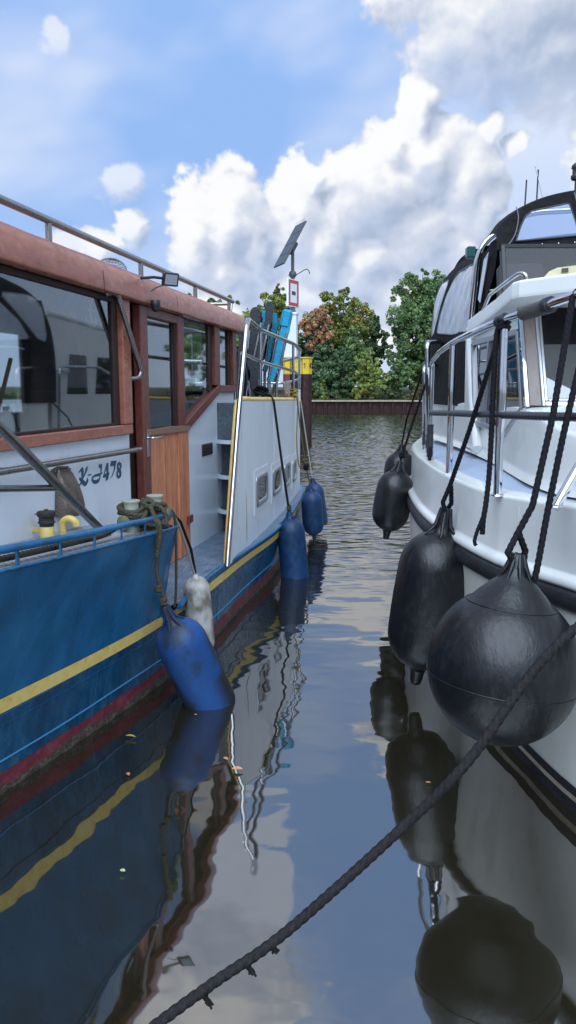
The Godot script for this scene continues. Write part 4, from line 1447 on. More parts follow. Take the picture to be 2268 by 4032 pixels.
	part("door_handle", q, M.chrome, door)
	# two windows abaft the door
	q = Mb.new()
	wbeam(q, [5.90, 1.475], [6.84, 1.775], 0.075, -0.03, 0.034)
	wbox(q, 6.845, 7.42, 1.742, 1.805, -0.03, 0.033)
	wbox(q, 6.70, 6.86, 1.80, 2.30, -0.03, 0.032)
	wbox(q, 7.295, 7.42, 1.806, 2.30, -0.03, 0.032)
	part("window_frame", q, M.brown_wood, B)
	q = Mb.new()
	wbox(q, 6.60, 6.699, 1.75, 2.30, -0.03, 0.004, 0.003)
	part("glazing_bead", q, M.dark_wood, B)
	q = Mb.new()
	wbox(q, 7.225, 7.294, 1.806, 2.30, -0.03, 0.004, 0.003)
	part("glazing_bead", q, M.dark_wood, B)
	q = Mb.new()
	wplate(q, [[5.906, 1.50], [6.60, 1.75], [6.60, 2.30], [5.906, 2.30]], -0.012, 0.004)
	part("window_pane", q, M.glass, B)
	q = Mb.new()
	wbox(q, 6.862, 7.225, 1.806, 2.30, -0.012, -0.008, 0.0)
	part("window_pane", q, M.glass, B)
	# port side, front and back of the wheelhouse: dark inside with windows
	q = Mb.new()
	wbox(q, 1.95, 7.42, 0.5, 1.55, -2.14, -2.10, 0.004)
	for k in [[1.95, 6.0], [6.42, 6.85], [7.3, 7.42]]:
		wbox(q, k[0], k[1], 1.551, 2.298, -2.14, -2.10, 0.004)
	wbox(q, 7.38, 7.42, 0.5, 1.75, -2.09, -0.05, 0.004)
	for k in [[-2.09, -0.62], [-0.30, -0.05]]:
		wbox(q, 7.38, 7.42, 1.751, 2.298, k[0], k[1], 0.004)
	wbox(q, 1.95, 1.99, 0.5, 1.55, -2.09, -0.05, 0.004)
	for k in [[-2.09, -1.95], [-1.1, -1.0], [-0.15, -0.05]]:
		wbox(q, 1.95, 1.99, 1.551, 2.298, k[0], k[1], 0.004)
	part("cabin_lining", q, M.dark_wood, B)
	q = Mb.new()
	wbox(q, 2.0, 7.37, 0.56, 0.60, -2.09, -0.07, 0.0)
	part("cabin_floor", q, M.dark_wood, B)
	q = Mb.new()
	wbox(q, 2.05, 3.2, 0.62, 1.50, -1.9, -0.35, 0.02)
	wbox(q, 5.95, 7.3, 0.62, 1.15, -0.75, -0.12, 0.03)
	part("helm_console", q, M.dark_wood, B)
	q = Mb.new()
	wbeam(q, [3.75, 1.5], [4.05, 2.27], 0.09, -0.6, -0.55)
	wbeam(q, [4.55, 1.8], [4.40, 2.27], 0.06, -0.16, -0.12)
	part("inner_brace", q, M.brown_wood, B)
	q = Mb.new()
	q.tube([W(3.9, 1.50, -0.35), W(4.05, 1.92, -0.30)], 0.011, 8)
	part("boat_hook", q, M.light_wood, B)
	# --- roof
	q = Mb.new()
	var fas = [[0.020, 2.300], [0.075, 2.298], [0.082, 2.310], [0.080, 2.36], [0.074, 2.41], [0.058, 2.445], [0.030, 2.472], [-0.01, 2.488], [-0.06, 2.498], [-0.14, 2.508]]
	rows = []
	var wob := FastNoiseLite.new()
	wob.seed = 9
	wob.frequency = 2.2
	for f in fas:
		var row := PackedVector3Array()
		for d in stations(1.8, 7.66, 0.08):
			row.append(W(d, f[1] + 0.004 * wob.get_noise_2d(d, f[1] * 3.0), f[0] + 0.005 * wob.get_noise_2d(d * 1.6 + 40.0, f[1] * 4.0)))
		rows.append(row)
	q.grid(rows)
	# aft end of the fascia
	q.plate([W(7.662, 2.302, 0.074), W(7.662, 2.40, 0.07), W(7.662, 2.46, 0.03), W(7.662, 2.498, -0.08), W(7.662, 2.52, -2.0), W(7.662, 2.302, -2.2)], (W(7.68, 0, 0) - W(7.66, 0, 0)))
	var fascia := part("roof_fascia", q, M.brown_paint, B)
	for d in [4.40, 5.62]:
		q = Mb.new()
		q.tube([W(d, 2.30, 0.0815), W(d, 2.36, 0.0805), W(d, 2.41, 0.0745)], 0.0022, 4, false)
		part("panel_joint", q, M.dark_wood, fascia)
	q = Mb.new()
	rows = []
	for k in 9:
		var o := lerpf(-0.13, -2.05, k / 8.0)
		var row := PackedVector3Array()
		for d in stations(1.8, 7.66, 0.5):
			row.append(W(d, 2.506 + 0.07 * sin(PI * k / 8.0), o))
		rows.append(row)
	q.grid(rows)
	part("roof", q, M.brown_paint, B)
	q = Mb.new()
	rows = []
	for k in 2:
		var row := PackedVector3Array()
		for d in stations(1.82, 7.64, 0.5):
			row.append(W(d, 2.302, lerpf(0.06, -2.2, k)))
		rows.append(row)
	q.grid(rows)
	part("ceiling", q, M.dark_wood, B)
	# rail on the roof
	q = Mb.new()
	q.tube(bent([W(1.9, 2.585, -0.02), W(4.0, 2.588, -0.02), W(7.50, 2.588, -0.02)], 0.05), 0.0195, 12)
	q.tube([W(7.42, 2.560, -0.02), W(7.42, 2.560, -2.0)], 0.0165, 10)
	var rl := part("roof_rail", q, M.dull_steel, B)
	for d in [2.8, 3.99, 5.20, 6.345, 7.36]:
		q = Mb.new()
		q.tube([W(d, 2.488, -0.02), W(d, 2.572, -0.02)], 0.0165, 10)
		part("rail_post", q, M.dull_steel, rl)
	# --- fittings on the side
	q = Mb.new()
	q.tube(bent([W(3.35, 1.405, 0.012), W(3.36, 1.405, 0.055), W(4.93, 1.387, 0.055), W(4.945, 1.387, 0.0)], 0.03), 0.0165, 12)
	q.tube([W(2.2, 1.418, 0.055), W(3.36, 1.405, 0.055)], 0.0165, 12)
	part("hand_rail", q, M.dull_steel, B)
	q = Mb.new()
	q.tube(bent([W(4.56, 2.30, 0.015), W(4.58, 2.315, 0.05), W(4.625, 2.305, 0.06), W(4.955, 1.875, 0.06), W(4.925, 1.832, 0.055), W(4.88, 1.828, 0.01)], 0.03), 0.0165, 12)
	part("grab_handle", q, M.dull_steel, B)
	# shell ventilator
	q = Mb.new()
	rows = []
	for k in 9:
		var t := k / 8.0
		var row := PackedVector3Array()
		var y := lerpf(1.352, 1.115, t)
		var swell := 0.012 + 0.085 * pow(sin(minf(t, 0.9) * PI * 0.55), 0.8)
		var half := 0.055 + 0.055 * pow(t, 0.5)
		for j in 11:
			var a := PI * j / 10.0
			row.append(W(3.985 - cos(a) * half, y, 0.002 + pow(sin(a), 0.6) * swell))
		rows.append(row)
	q.grid(rows)
	wplate(q, [[3.86, 1.36], [3.93, 1.372], [4.04, 1.362], [4.10, 1.30], [4.10, 1.29], [3.86, 1.29]], 0.0, 0.004)
	var vent := part("shell_vent", q, M.bronze_cowl, B)
	for k in [[3.89, 1.35], [3.98, 1.362], [4.06, 1.345]]:
		q = Mb.new()
		q.lathe([Vector2(0.006, 0), Vector2(0.005, 0.003), Vector2(0, 0.004)], Transform3D(Basis(W(1, 0, 0).normalized(), Vector3(0.98, 0, 0.19), Vector3.UP), W(k[0], k[1], 0.004)), 8)
		part("screw", q, M.steel, vent)
	# registration in brush letters
	for g in [["letter_k", [4.161, 1.318, 4.207, 1.341, 4.220, 1.333, 4.223, 1.314, 4.216, 1.289, 4.232, 1.304, 4.250, 1.330, 4.275, 1.341, 4.268, 1.318, 4.248, 1.301, 4.208, 1.273, 4.248, 1.251, 4.246, 1.258, 4.270, 1.278, 4.275, 1.255, 4.251, 1.236, 4.232, 1.230, 4.214, 1.237, 4.189, 1.251, 4.172, 1.241, 4.149, 1.234, 4.126, 1.235, 4.107, 1.245, 4.098, 1.269, 4.110, 1.278, 4.124, 1.262, 4.150, 1.252, 4.166, 1.251, 4.180, 1.256, 4.177, 1.266, 4.162, 1.277, 4.172, 1.290, 4.185, 1.283, 4.195, 1.283, 4.194, 1.304, 4.191, 1.321, 4.165, 1.312]],
			["hyphen", [4.270, 1.292, 4.315, 1.292, 4.314, 1.284, 4.270, 1.285]],
			["letter_j", [4.410, 1.322, 4.427, 1.339, 4.439, 1.332, 4.460, 1.337, 4.456, 1.315, 4.448, 1.286, 4.460, 1.284, 4.452, 1.276, 4.438, 1.274, 4.430, 1.257, 4.418, 1.240, 4.394, 1.230, 4.359, 1.229, 4.329, 1.237, 4.314, 1.254, 4.317, 1.269, 4.330, 1.260, 4.351, 1.253, 4.381, 1.251, 4.412, 1.255, 4.426, 1.268, 4.382, 1.269, 4.352, 1.269, 4.330, 1.261, 4.318, 1.270, 4.338, 1.279, 4.374, 1.284, 4.432, 1.284, 4.437, 1.305, 4.427, 1.315]],
			["numeral_four", [4.461, 1.253, 4.480, 1.278, 4.490, 1.273, 4.516, 1.272, 4.514, 1.297, 4.489, 1.274, 4.481, 1.279, 4.523, 1.332, 4.546, 1.334, 4.543, 1.274, 4.559, 1.274, 4.544, 1.253, 4.537, 1.236, 4.498, 1.229, 4.508, 1.250]],
			["numeral_seven", [4.569, 1.310, 4.587, 1.340, 4.666, 1.335, 4.635, 1.281, 4.601, 1.249, 4.564, 1.234, 4.593, 1.255, 4.618, 1.282, 4.627, 1.307]],
			["numeral_eight", [4.704, 1.326, 4.735, 1.311, 4.738, 1.292, 4.723, 1.273, 4.733, 1.254, 4.723, 1.231, 4.684, 1.221, 4.659, 1.234, 4.652, 1.255, 4.668, 1.277, 4.684, 1.269, 4.677, 1.253, 4.684, 1.240, 4.694, 1.239, 4.698, 1.253, 4.687, 1.265, 4.686, 1.269, 4.671, 1.278, 4.664, 1.294, 4.691, 1.298, 4.698, 1.287, 4.707, 1.286, 4.711, 1.297, 4.700, 1.307, 4.692, 1.299, 4.665, 1.295, 4.672, 1.315]]]:
		q = Mb.new()
		var pts = []
		for k in range(0, g[1].size(), 2):
			pts.append([g[1][k], g[1][k + 1]])
		wplate(q, pts, 0.0005, 0.001)
		part(g[0], q, M.letter_blue, B)
	# louvre beside the steps
	q = Mb.new()
	wbox(q, 6.38, 6.68, 1.215, 1.315, 0.0, 0.006, 0.002)
	var lv := part("louvre", q, M.bronze_cowl, B)
	for k in 4:
		q = Mb.new()
		wbeam(q, [6.40, 1.235 + k * 0.021], [6.66, 1.235 + k * 0.021], 0.010, 0.006, 0.014, 0.002)
		part("slat", q, M.black_iron, lv)
	# --- fore deck fittings
	var fb := P(-1.150, 1.015, 3.62)
	q = Mb.new()
	q.lathe([Vector2(0.034, 0), Vector2(0.034, 0.038), Vector2(0.0, 0.038)], Transform3D(Basis.IDENTITY, fb), 20)
	var fill := part("filler_pipe", q, M.grey_paint, B)
	q = Mb.new()
	q.lathe([Vector2(0.0338, 0.038), Vector2(0.0338, 0.050), Vector2(0.0365, 0.054), Vector2(0.0338, 0.058), Vector2(0.0335, 0.100), Vector2(0, 0.100)], Transform3D(Basis.IDENTITY, fb), 20)
	var pa := fb + Vector3(0, 0.077, 0)
	var pb := W(3.66, pa.y, 0.0)
	q.box((pa + pb) / 2, (pb - pa) / 2, Vector3(0, 0.013, 0), (pb - pa).normalized().cross(Vector3.UP) * 0.004, 0.002)
	part("yellow_sleeve", q, M.yellow_paint, fill)
	q = Mb.new()
	q.lathe([Vector2(0.034, 0.1), Vector2(0.034, 0.112), Vector2(0.041, 0.117), Vector2(0.041, 0.121), Vector2(0.036, 0.126), Vector2(0.036, 0.142), Vector2(0.038, 0.146), Vector2(0.044, 0.150), Vector2(0.044, 0.168), Vector2(0.041, 0.172), Vector2(0.016, 0.175), Vector2(0.009, 0.175), Vector2(0.009, 0.182), Vector2(0, 0.183)], Transform3D(Basis.IDENTITY, fb), 22)
	q.box(fb + Vector3(0.0, 0.156, 0), Vector3(0.058, 0, 0.012), Vector3(0, 0.002, 0), Vector3(-0.0015, 0, 0.007), 0.001)
	part("filler_cap", q, M.black_iron, fill)
	var gb := P(-1.115, 1.018, 3.75)
	q = Mb.new()
	q.tube([gb, gb + Vector3(0, 0.028, 0)], 0.0185, 14)
	var goose := part("gooseneck_vent", q, M.grey_paint, B)
	q = Mb.new()
	var gpath = [gb + Vector3(0, 0.028, 0), gb + Vector3(0, 0.06, 0)]
	for k in 11:
		var a := PI - PI * k / 10.0
		gpath.append(gb + Vector3(0.036 + 0.036 * cos(a), 0.075 + 0.036 * sin(a), 0.004 * k / 10.0))
	q.tube(gpath, 0.0182, 14)
	q.tube([gb + Vector3(0, 0.048, 0), gb + Vector3(0, 0.053, 0)], 0.0200, 14)
	part("yellow_bend", q, M.yellow_paint, goose)
	# double bollard
	for k in [[P(-0.835, 1.0, 4.06), 0.178], [P(-0.745, 1.0, 4.27), 0.178]]:
		q = Mb.new()
		q.lathe([Vector2(0.040, -0.01), Vector2(0.040, k[1] - 0.016), Vector2(0.047, k[1] - 0.012), Vector2(0.048, k[1] - 0.002), Vector2(0.046, k[1]), Vector2(0, k[1] + 0.001)], Transform3D(Basis.IDENTITY, k[0]), 22)
		var bol := part("bollard", q, M.pale_green, B)
		q = Mb.new()
		var side_dir = Vector3(-0.35, 0, 0.94) if k[0].x < -0.8 else Vector3(0.9, 0, 0.2)
		q.lathe([Vector2(0.026, 0), Vector2(0.026, 0.075), Vector2(0.036, 0.078), Vector2(0.0365, 0.086), Vector2(0, 0.087)], Transform3D(Basis(side_dir.cross(Vector3.UP).normalized(), side_dir.normalized(), Vector3.UP), k[0] + Vector3(0, 0.072, 0)), 18)
		part("bollard_arm", q, M.moss_green, bol)
	q = Mb.new()
	q.box(P(-0.79, 1.0, 4.165), Vector3(0.085, 0, -0.15), Vector3(0, 0.006, 0), Vector3(0.055, 0, 0.03), 0.003)
	part("bollard_base", q, M.black_iron, B)
	# bow rail
	q = Mb.new()
	q.tube(bent([P(-0.915, 1.00, 3.89), P(-1.04, 1.62, 2.80), P(-1.12, 1.86, 2.40), P(-1.60, 1.95, 1.5), P(-2.25, 2.0, 0.8)], 0.12), 0.0215, 12)
	q.tube(bent([P(-0.983, 1.34, 3.29), P(-1.22, 1.42, 2.6), P(-1.75, 1.50, 1.45)], 0.05), 0.0145, 10)
	q.lathe([Vector2(0.05, 0), Vector2(0.05, 0.008), Vector2(0.03, 0.012), Vector2(0, 0.012)], Transform3D(Basis.IDENTITY, P(-0.913, 0.995, 3.90)), 16)
	part("bow_rail", q, M.dull_steel, B)
	# --- floodlight and camera dome on the fascia
	q = Mb.new()
	var fl := W(5.17, 2.462, 0.19)
	var ff := Vector3(0.55, -0.30, 0.78).normalized()
	var fx := Vector3.UP.cross(ff).normalized()
	var fy := ff.cross(fx)
	q.box(fl, fx * 0.055, fy * 0.042, ff * 0.014, 0.005)
	q.tube([W(4.97, 2.445, 0.07), W(5.06, 2.462, 0.12), fl - ff * 0.012], 0.009, 8)
	q.tube(curve([fl - ff * 0.01 - fy * 0.03, W(5.06, 2.40, 0.14), W(5.03, 2.372, 0.11)], 5), 0.004, 6)
	var flood := part("floodlight", q, M.black_plastic, B)
	q = Mb.new()
	q.box(fl + ff * 0.0145, fx * 0.042, fy * 0.031, ff * 0.002, 0.001)
	part("lamp_glass", q, M.lamp_glass, flood)
	q = Mb.new()
	q.lathe([Vector2(0.0, -0.062), Vector2(0.018, -0.056), Vector2(0.027, -0.04), Vector2(0.029, -0.02), Vector2(0.031, -0.016), Vector2(0.031, 0.012), Vector2(0, 0.012)], Transform3D(Basis.IDENTITY, W(5.12, 2.315, 0.105)), 16)
	part("dome_camera", q, M.black_plastic, B)
	# --- pushpit round the aft deck
	q = Mb.new()
	q.tube(bent([P(-0.44, 0.50, 5.44), P(-0.372, 1.55, 5.78), P(-0.315, 2.305, 6.12), P(-0.250, 2.300, 7.15), P(0.064, 2.300, 9.2), P(0.165, 2.262, 9.95), P(0.14, 2.20, 10.4), P(-0.06, 2.16, 10.75), P(-1.3, 2.16, 10.8), P(-2.6, 2.2, 10.5)], 0.12), 0.0205, 12)
	var pp := part("pushpit", q, M.steel, B)
	q = Mb.new()
	q.tube(bent([P(-0.347, 2.035, 5.99), P(-0.254, 2.018, 7.15), P(0.063, 1.985, 9.2), P(0.16, 1.945, 9.95), P(0.13, 1.90, 10.4), P(-0.06, 1.86, 10.75), P(-1.3, 1.86, 10.8)], 0.1), 0.0165, 10)
	part("mid_rail", q, M.steel, pp)
	for k in [[P(-0.250, 1.69, 7.15), 2.29], [P(0.062, 1.66, 9.2), 2.29], [P(0.142, 1.655, 9.85), 2.255], [P(-0.4, 1.64, 10.8), 2.15]]:
		q = Mb.new()
		q.tube([k[0], Vector3(k[0].x, k[1], k[0].z)], 0.0165, 10)
		part("stanchion", q, M.steel, pp)
	q = Mb.new()
	q.box(P(0.115, 1.70, 9.7), Vector3(0.04, 0, 0), Vector3(0, 0.07, 0), Vector3(0, 0, 0.05), 0.006)
	part("stern_bracket", q, M.cabinet_grey, B)

func lozenge(mb: Mb, o: Vector3, l: float, t: float, h: float, a: float) -> void:
	var u := Vector3(cos(a), 0, sin(a)) * l
	var w := Vector3(-sin(a), 0, cos(a)) * t
	var up := o + Vector3(0, h, 0)
	mb.face([o - u, o - w, up], o - Vector3(0, 1, 0))
	mb.face([o - w, o + u, up], o - Vector3(0, 1, 0))
	mb.face([o + u, o + w, up], o - Vector3(0, 1, 0))
	mb.face([o + w, o - u, up], o - Vector3(0, 1, 0))

# a small framed window with rounded corners on a curved side
func port(B: Node3D, d: float, y: float, hw: float, hh: float, fx: Callable) -> void:
	var at := func(u: float, v: float, o: float) -> Vector3:
		return P(fx.call(d + u) + o, y + v, d + u)
	var ring := func(w: float, h: float, r: float) -> Array:
		var res = []
		for c in [[1, 1, 0.0], [-1, 1, 0.5], [-1, -1, 1.0], [1, -1, 1.5]]:
			for k in 5:
				var a: float = (c[2] + 0.5 * k / 4.0) * PI
				res.append(Vector2(c[0] * (w - r) + cos(a) * r, c[1] * (h - r) + sin(a) * r))
		return res
	var mb := Mb.new()
	var rows = []
	for k in [[hw, hh, 0.0], [hw, hh, 0.012], [hw - 0.012, hh - 0.012, 0.020], [hw - 0.035, hh - 0.035, 0.018], [hw - 0.045, hh - 0.045, 0.006], [hw - 0.045, hh - 0.045, 0.002]]:
		var row := PackedVector3Array()
		var rg: Array = ring.call(k[0], k[1], 0.05)
		for p in rg:
			row.append(at.call(p.x, p.y, k[2]))
		row.append(row[0])
		rows.append(row)
	mb.grid(rows)
	var fr := part("cabin_window", mb, M.aluminium, B)
	mb = Mb.new()
	var pl = []
	for p in ring.call(hw - 0.044, hh - 0.044, 0.04):
		pl.append(at.call(p.x, p.y, 0.003))
	mb.plate(pl, Vector3(0.002, 0, 0))
	part("pane", mb, M.port_glass, fr)
	mb = Mb.new()
	var out = []
	for c in [[1, 1], [-1, 1], [-1, -1], [1, -1]]:
		out.append(at.call(c[0] * (hw + 0.075), c[1] * (hh + 0.055), 0.0005))
	mb.plate(out, Vector3(0.003, 0, 0.0004))
	part("backing_plate", mb, M.white_paint, fr)

# ------------------------------------------------------------------ the white yacht
# depth, port side line at the water, at the rubbing strake, at the gunwale
const HR := [[0.2, 2.4, 2.4, 2.4], [0.6, 2.29, 2.15, 2.10], [1.0, 2.10, 1.95, 1.90], [1.5, 1.83, 1.72, 1.68], [2.0, 1.58, 1.52, 1.48], [2.5, 1.37, 1.34, 1.30], [3.0, 1.19, 1.175, 1.14], [3.5, 1.105, 1.02, 1.02], [4.0, 1.05, 0.935, 0.955], [4.5, 1.02, 0.905, 0.935], [5.0, 1.01, 0.90, 0.94], [5.5, 1.02, 0.925, 0.965], [6.0, 1.05, 0.97, 1.0], [6.5, 1.09, 1.03, 1.05], [7.2, 1.17, 1.15, 1.16], [7.8, 1.31, 1.29, 1.30], [8.5, 1.48, 1.47, 1.48], [9.2, 1.66, 1.65, 1.66], [9.6, 1.85, 1.85, 1.85], [9.75, 2.4, 2.4, 2.4]]
# coach roof: depth, x at its foot, foot height, x at its top edge, top height
const TR := [[1.75, 2.4, 1.42, 2.4, 1.46], [1.9, 1.95, 1.42, 2.05, 1.48], [2.3, 1.60, 1.39, 1.68, 1.50], [2.75, 1.34, 1.36, 1.42, 1.53], [3.2, 1.20, 1.335, 1.27, 1.555], [3.6, 1.185, 1.33, 1.24, 1.595], [4.05, 1.215, 1.335, 1.245, 1.66], [4.5, 1.25, 1.345, 1.262, 1.68], [5.3, 1.275, 1.36, 1.282, 1.68], [7.0, 1.30, 1.36, 1.31, 1.66]]

func sheer_r(d: float) -> float:
	return 1.265 + 0.055 * maxf(0.0, 3.7 - d)

func rub_r(d: float) -> float:
	return 0.03 * maxf(0.0, 3.6 - d)

func yacht_band(mb: Mb, prof: Callable, d0 := 0.2, d1 := 9.75) -> void:
	for side in [1, -1]:
		var rows = []
		for d in stations(d0, d1, 0.1):
			var row := PackedVector3Array()
			for p in prof.call(d):
				row.append(P(p[0] if side > 0 else 4.8 - p[0], p[1], d))
			if side < 0:
				row.reverse()
			rows.append(row)
		rows.reverse()
		mb.grid(rows)

func make_yacht() -> void:
	var B := thing("motor_yacht", "white motor yacht with black canopies and chrome rails", "boat", P(2.4, 0, 4.5))
	var q: Mb
	# --- hull
	q = Mb.new()
	yacht_band(q, func(d):
		var xw := table(HR, d, 1)
		var xr := table(HR, d, 2)
		var k := rub_r(d)
		return [[xw + 0.14, -0.5], [xw, 0.13], [lerpf(xw, xr, 0.35), 0.4], [lerpf(xw, xr, 0.75), 0.65], [xr + 0.006, 0.86 + k]])
	part("hull_side", q, M.gelcoat_under, B)
	var bands = [[0.0, 0.052, M.rubber_strake, "boot_band"], [0.052, 0.078, M.concrete, "boot_line"], [0.078, 0.125, M.rubber_strake, "boot_band"]]
	for b in bands:
		q = Mb.new()
		yacht_band(q, func(d):
			var xw := table(HR, d, 1)
			return [[xw + 0.02 - 0.020 * b[0] / 0.125 - 0.003, b[0] - (0.3 if b[0] == 0.0 else 0.0)], [xw + 0.02 - 0.020 * b[1] / 0.125 - 0.003, b[1]]])
		part(b[3], q, b[2], B)
	q = Mb.new()
	yacht_band(q, func(d):
		var xr := table(HR, d, 2)
		var k := rub_r(d)
		return [[xr + 0.01, 0.845 + k], [xr - 0.018, 0.848 + k], [xr - 0.030, 0.862 + k], [xr - 0.033, 0.89 + k], [xr - 0.028, 0.918 + k], [xr - 0.012, 0.932 + k], [xr + 0.01, 0.934 + k]])
	part("rubbing_strake", q, M.rubber_strake, B)
	q = Mb.new()
	yacht_band(q, func(d):
		var xr := table(HR, d, 2)
		var xg := table(HR, d, 3)
		var k := rub_r(d)
		var g := sheer_r(d)
		return [[xr + 0.008, 0.933 + k], [xr - 0.014, 0.936 + k], [xr - 0.022, 0.95 + k], [xr - 0.020, 0.968 + k], [xr - 0.008, 0.980 + k], [xr + 0.006, 0.986 + k], [xr + 0.016, 1.0 + k], [lerpf(xr + 0.018, xg, 0.5), 1.12 + k * 0.6], [xg - 0.002, g - 0.018], [xg + 0.003, g - 0.004], [xg + 0.015, g + 0.002], [xg + 0.085, g + 0.012], [xg + 0.092, g + 0.010]])
	part("topside", q, M.gelcoat, B)
	# plate joint in the topside
	q = Mb.new()
	q.tube([P(table(HR, 3.42, 3) - 0.0005, 1.24, 3.42), P(table(HR, 3.42, 3) + 0.004, 1.12, 3.42), P(table(HR, 3.42, 2) + 0.016, 1.01, 3.42)], 0.002, 5, false)
	part("moulding_joint", q, M.gelcoat_under, B)
	# --- deck
	q = Mb.new()
	yacht_band(q, func(d):
		var xg := table(HR, d, 3) + 0.088
		var g := sheer_r(d)
		return [[xg, g + 0.011], [lerpf(xg, 2.4, 0.25), g + 0.075], [lerpf(xg, 2.4, 0.6), g + 0.09], [2.4, g + 0.10]], 0.45, 9.7)
	part("deck", q, M.deck_blue, B)
	# --- coach roof
	q = Mb.new()
	yacht_band(q, func(d):
		var xb := table(TR, d, 1)
		var yb := table(TR, d, 2)
		var xt := table(TR, d, 3)
		var yt := table(TR, d, 4)
		return [[xb - 0.035, yb - 0.02], [xb - 0.012, yb + 0.008], [xb + 0.002, yb + 0.03], [lerpf(xb, xt, 0.6), lerpf(yb, yt, 0.6)], [xt - 0.003, yt - 0.02], [xt + 0.006, yt - 0.005], [xt + 0.02, yt + 0.002], [lerpf(xt, 2.4, 0.5), yt + 0.05], [2.4, yt + 0.07]], 1.76, 7.0)
	part("coach_roof", q, M.gelcoat, B)
	# moulded rib from the cabin pillar down to the deck
	q = Mb.new()
	q.tube(curve([P(1.262, 2.10, 5.42), P(1.258, 1.75, 5.30), P(1.256, 1.60, 5.22), P(1.25, 1.45, 5.12), P(1.238, 1.375, 5.03)], 5), 0.035, 10)
	part("pillar_moulding", q, M.gelcoat, B)
	# --- saloon: side wall, windows
	for side in [1, -1]:
		var X := func(x: float) -> float: return x if side > 0 else 4.8 - x
		q = Mb.new()
		q.plate([P(X.call(1.275), 1.60, 5.18), P(X.call(1.275), 2.2, 5.36), P(X.call(1.275), 2.2, 5.66), P(X.call(1.285), 1.60, 5.66)], Vector3(0.04 * side, 0, 0))
		q.plate([P(X.call(1.262), 2.06, 4.30), P(X.call(1.262), 2.20, 4.30), P(X.call(1.272), 2.20, 5.37), P(X.call(1.272), 2.06, 5.33)], Vector3(0.04 * side, 0, 0))
		part("saloon_side", q, M.gelcoat, B)
		# frame: bottom, slanted corner, ends, top, middle bar
		var o = [[5.20, 1.545], [4.66, 1.525], [4.46, 1.51], [4.15, 1.655], [4.29, 2.07], [5.33, 2.07]]
		q = Mb.new()
		for i in o.size():
			var a: Array = o[i]
			var b: Array = o[(i + 1) % o.size()]
			var pa = P(X.call(1.254), a[1], a[0])
			var pb = P(X.call(1.254), b[1], b[0])
			q.box((pa + pb) / 2, (pb - pa) / 2, (pb - pa).normalized().cross(Vector3.RIGHT) * 0.016, Vector3(0.014, 0, 0), 0.003)
		q.box(P(X.call(1.252), 1.80, 4.92), Vector3(0.012, 0, 0), Vector3(0, 0.27, 0.035), Vector3(0, 0.003, 0.014), 0.003)
		var sf := part("side_window", q, M.aluminium, B)
		q = Mb.new()
		var pp = []
		for k in o:
			pp.append(P(X.call(1.258), k[1], k[0]))
		q.plate(pp, Vector3(0.004 * side, 0, 0))
		part("pane", q, M.port_glass, sf)
	# --- saloon front
	var fr := func(x: float, y: float, o := 0.0) -> Vector3:
		return P(x, y, 4.08 + 0.40 * (y - 1.69) - o - 0.06 * sin(PI * clampf((x - 1.25) / 2.3, 0, 1)))
	var slab := func(mb: Mb, x0: float, x1: float, y0: float, y1: float, o0: float, o1: float, e := 0.004) -> void:
		var c: Vector3 = (fr.call(x0, y0, o0) + fr.call(x1, y1, o1)) / 2
		var ex: Vector3 = (fr.call(x1, y0, o0) - fr.call(x0, y0, o0)) / 2
		var ey: Vector3 = (fr.call(x0, y1, o0) - fr.call(x0, y0, o0)) / 2
		mb.box(c, ex, ey, Vector3(0, 0, (o1 - o0) / 2), e)
	q = Mb.new()
	slab.call(q, 1.240, 1.262, 1.67, 2.20, -0.02, 0.015)
	part("corner_post", q, M.chrome, B)
	q = Mb.new()
	slab.call(q, 1.263, 1.327, 1.675, 2.20, -0.03, 0.006)
	part("window_surround", q, M.brown_reveal, B)
	q = Mb.new()
	slab.call(q, 1.327, 1.344, 1.675, 2.20, -0.03, 0.012)
	slab.call(q, 1.344, 1.362, 1.70, 2.20, -0.03, 0.004)
	slab.call(q, 1.344, 2.38, 1.675, 1.70, -0.03, 0.012)
	slab.call(q, 1.362, 2.36, 1.70, 1.715, -0.03, 0.004)
	slab.call(q, 2.36, 2.44, 1.675, 2.2, -0.03, 0.010)
	slab.call(q, 3.48, 3.56, 1.675, 2.2, -0.03, 0.010)
	slab.call(q, 2.44, 3.48, 1.675, 1.71, -0.03, 0.010)
	var ff := part("front_window", q, M.aluminium, B)
	q = Mb.new()
	slab.call(q, 1.362, 2.36, 1.715, 2.20, -0.012, -0.008, 0.0)
	slab.call(q, 2.44, 3.48, 1.71, 2.20, -0.012, -0.008, 0.0)
	part("pane", q, M.black_glass, ff)
	q = Mb.new()
	slab.call(q, 1.362, 2.36, 2.0, 2.20, -0.007, -0.004, 0.0)
	part("blind", q, M.black_canvas, ff)
	# --- flybridge coaming that overhangs the saloon
	var edge = [[1.36, 5.66, 2.10], [1.205, 5.30, 2.135], [1.195, 4.6, 2.19], [1.172, 4.16, 2.226], [1.19, 4.09, 2.228], [1.376, 3.80, 2.224], [1.75, 3.55, 2.225], [2.4, 3.42, 2.23]]
	q = Mb.new()
	var rows = []
	var full = []
	for e in edge:
		full.append([e[0], e[1], e[2], -0.0])
	for i in range(edge.size() - 2, -1, -1):
		full.append([4.8 - edge[i][0], edge[i][1], edge[i][2], 0.0])
	for k in [[0.10, -0.03], [0.0, 0.0], [-0.002, 0.012], [-0.002, 0.075], [0.006, 0.086], [0.035, 0.086], [0.045, 0.075], [0.05, 0.0]]:
		var row := PackedVector3Array()
		for e in full:
			var c := Vector2(2.4, 4.6)
			var dir = (c - Vector2(e[0], e[1])).normalized()
			row.append(P(e[0] + dir.x * k[0], e[2] + k[1], e[1] + dir.y * k[0]))
		rows.append(row)
	q.facets(rows)
	part("flybridge_coaming", q, M.gelcoat, B)
	q = Mb.new()
	var under = []
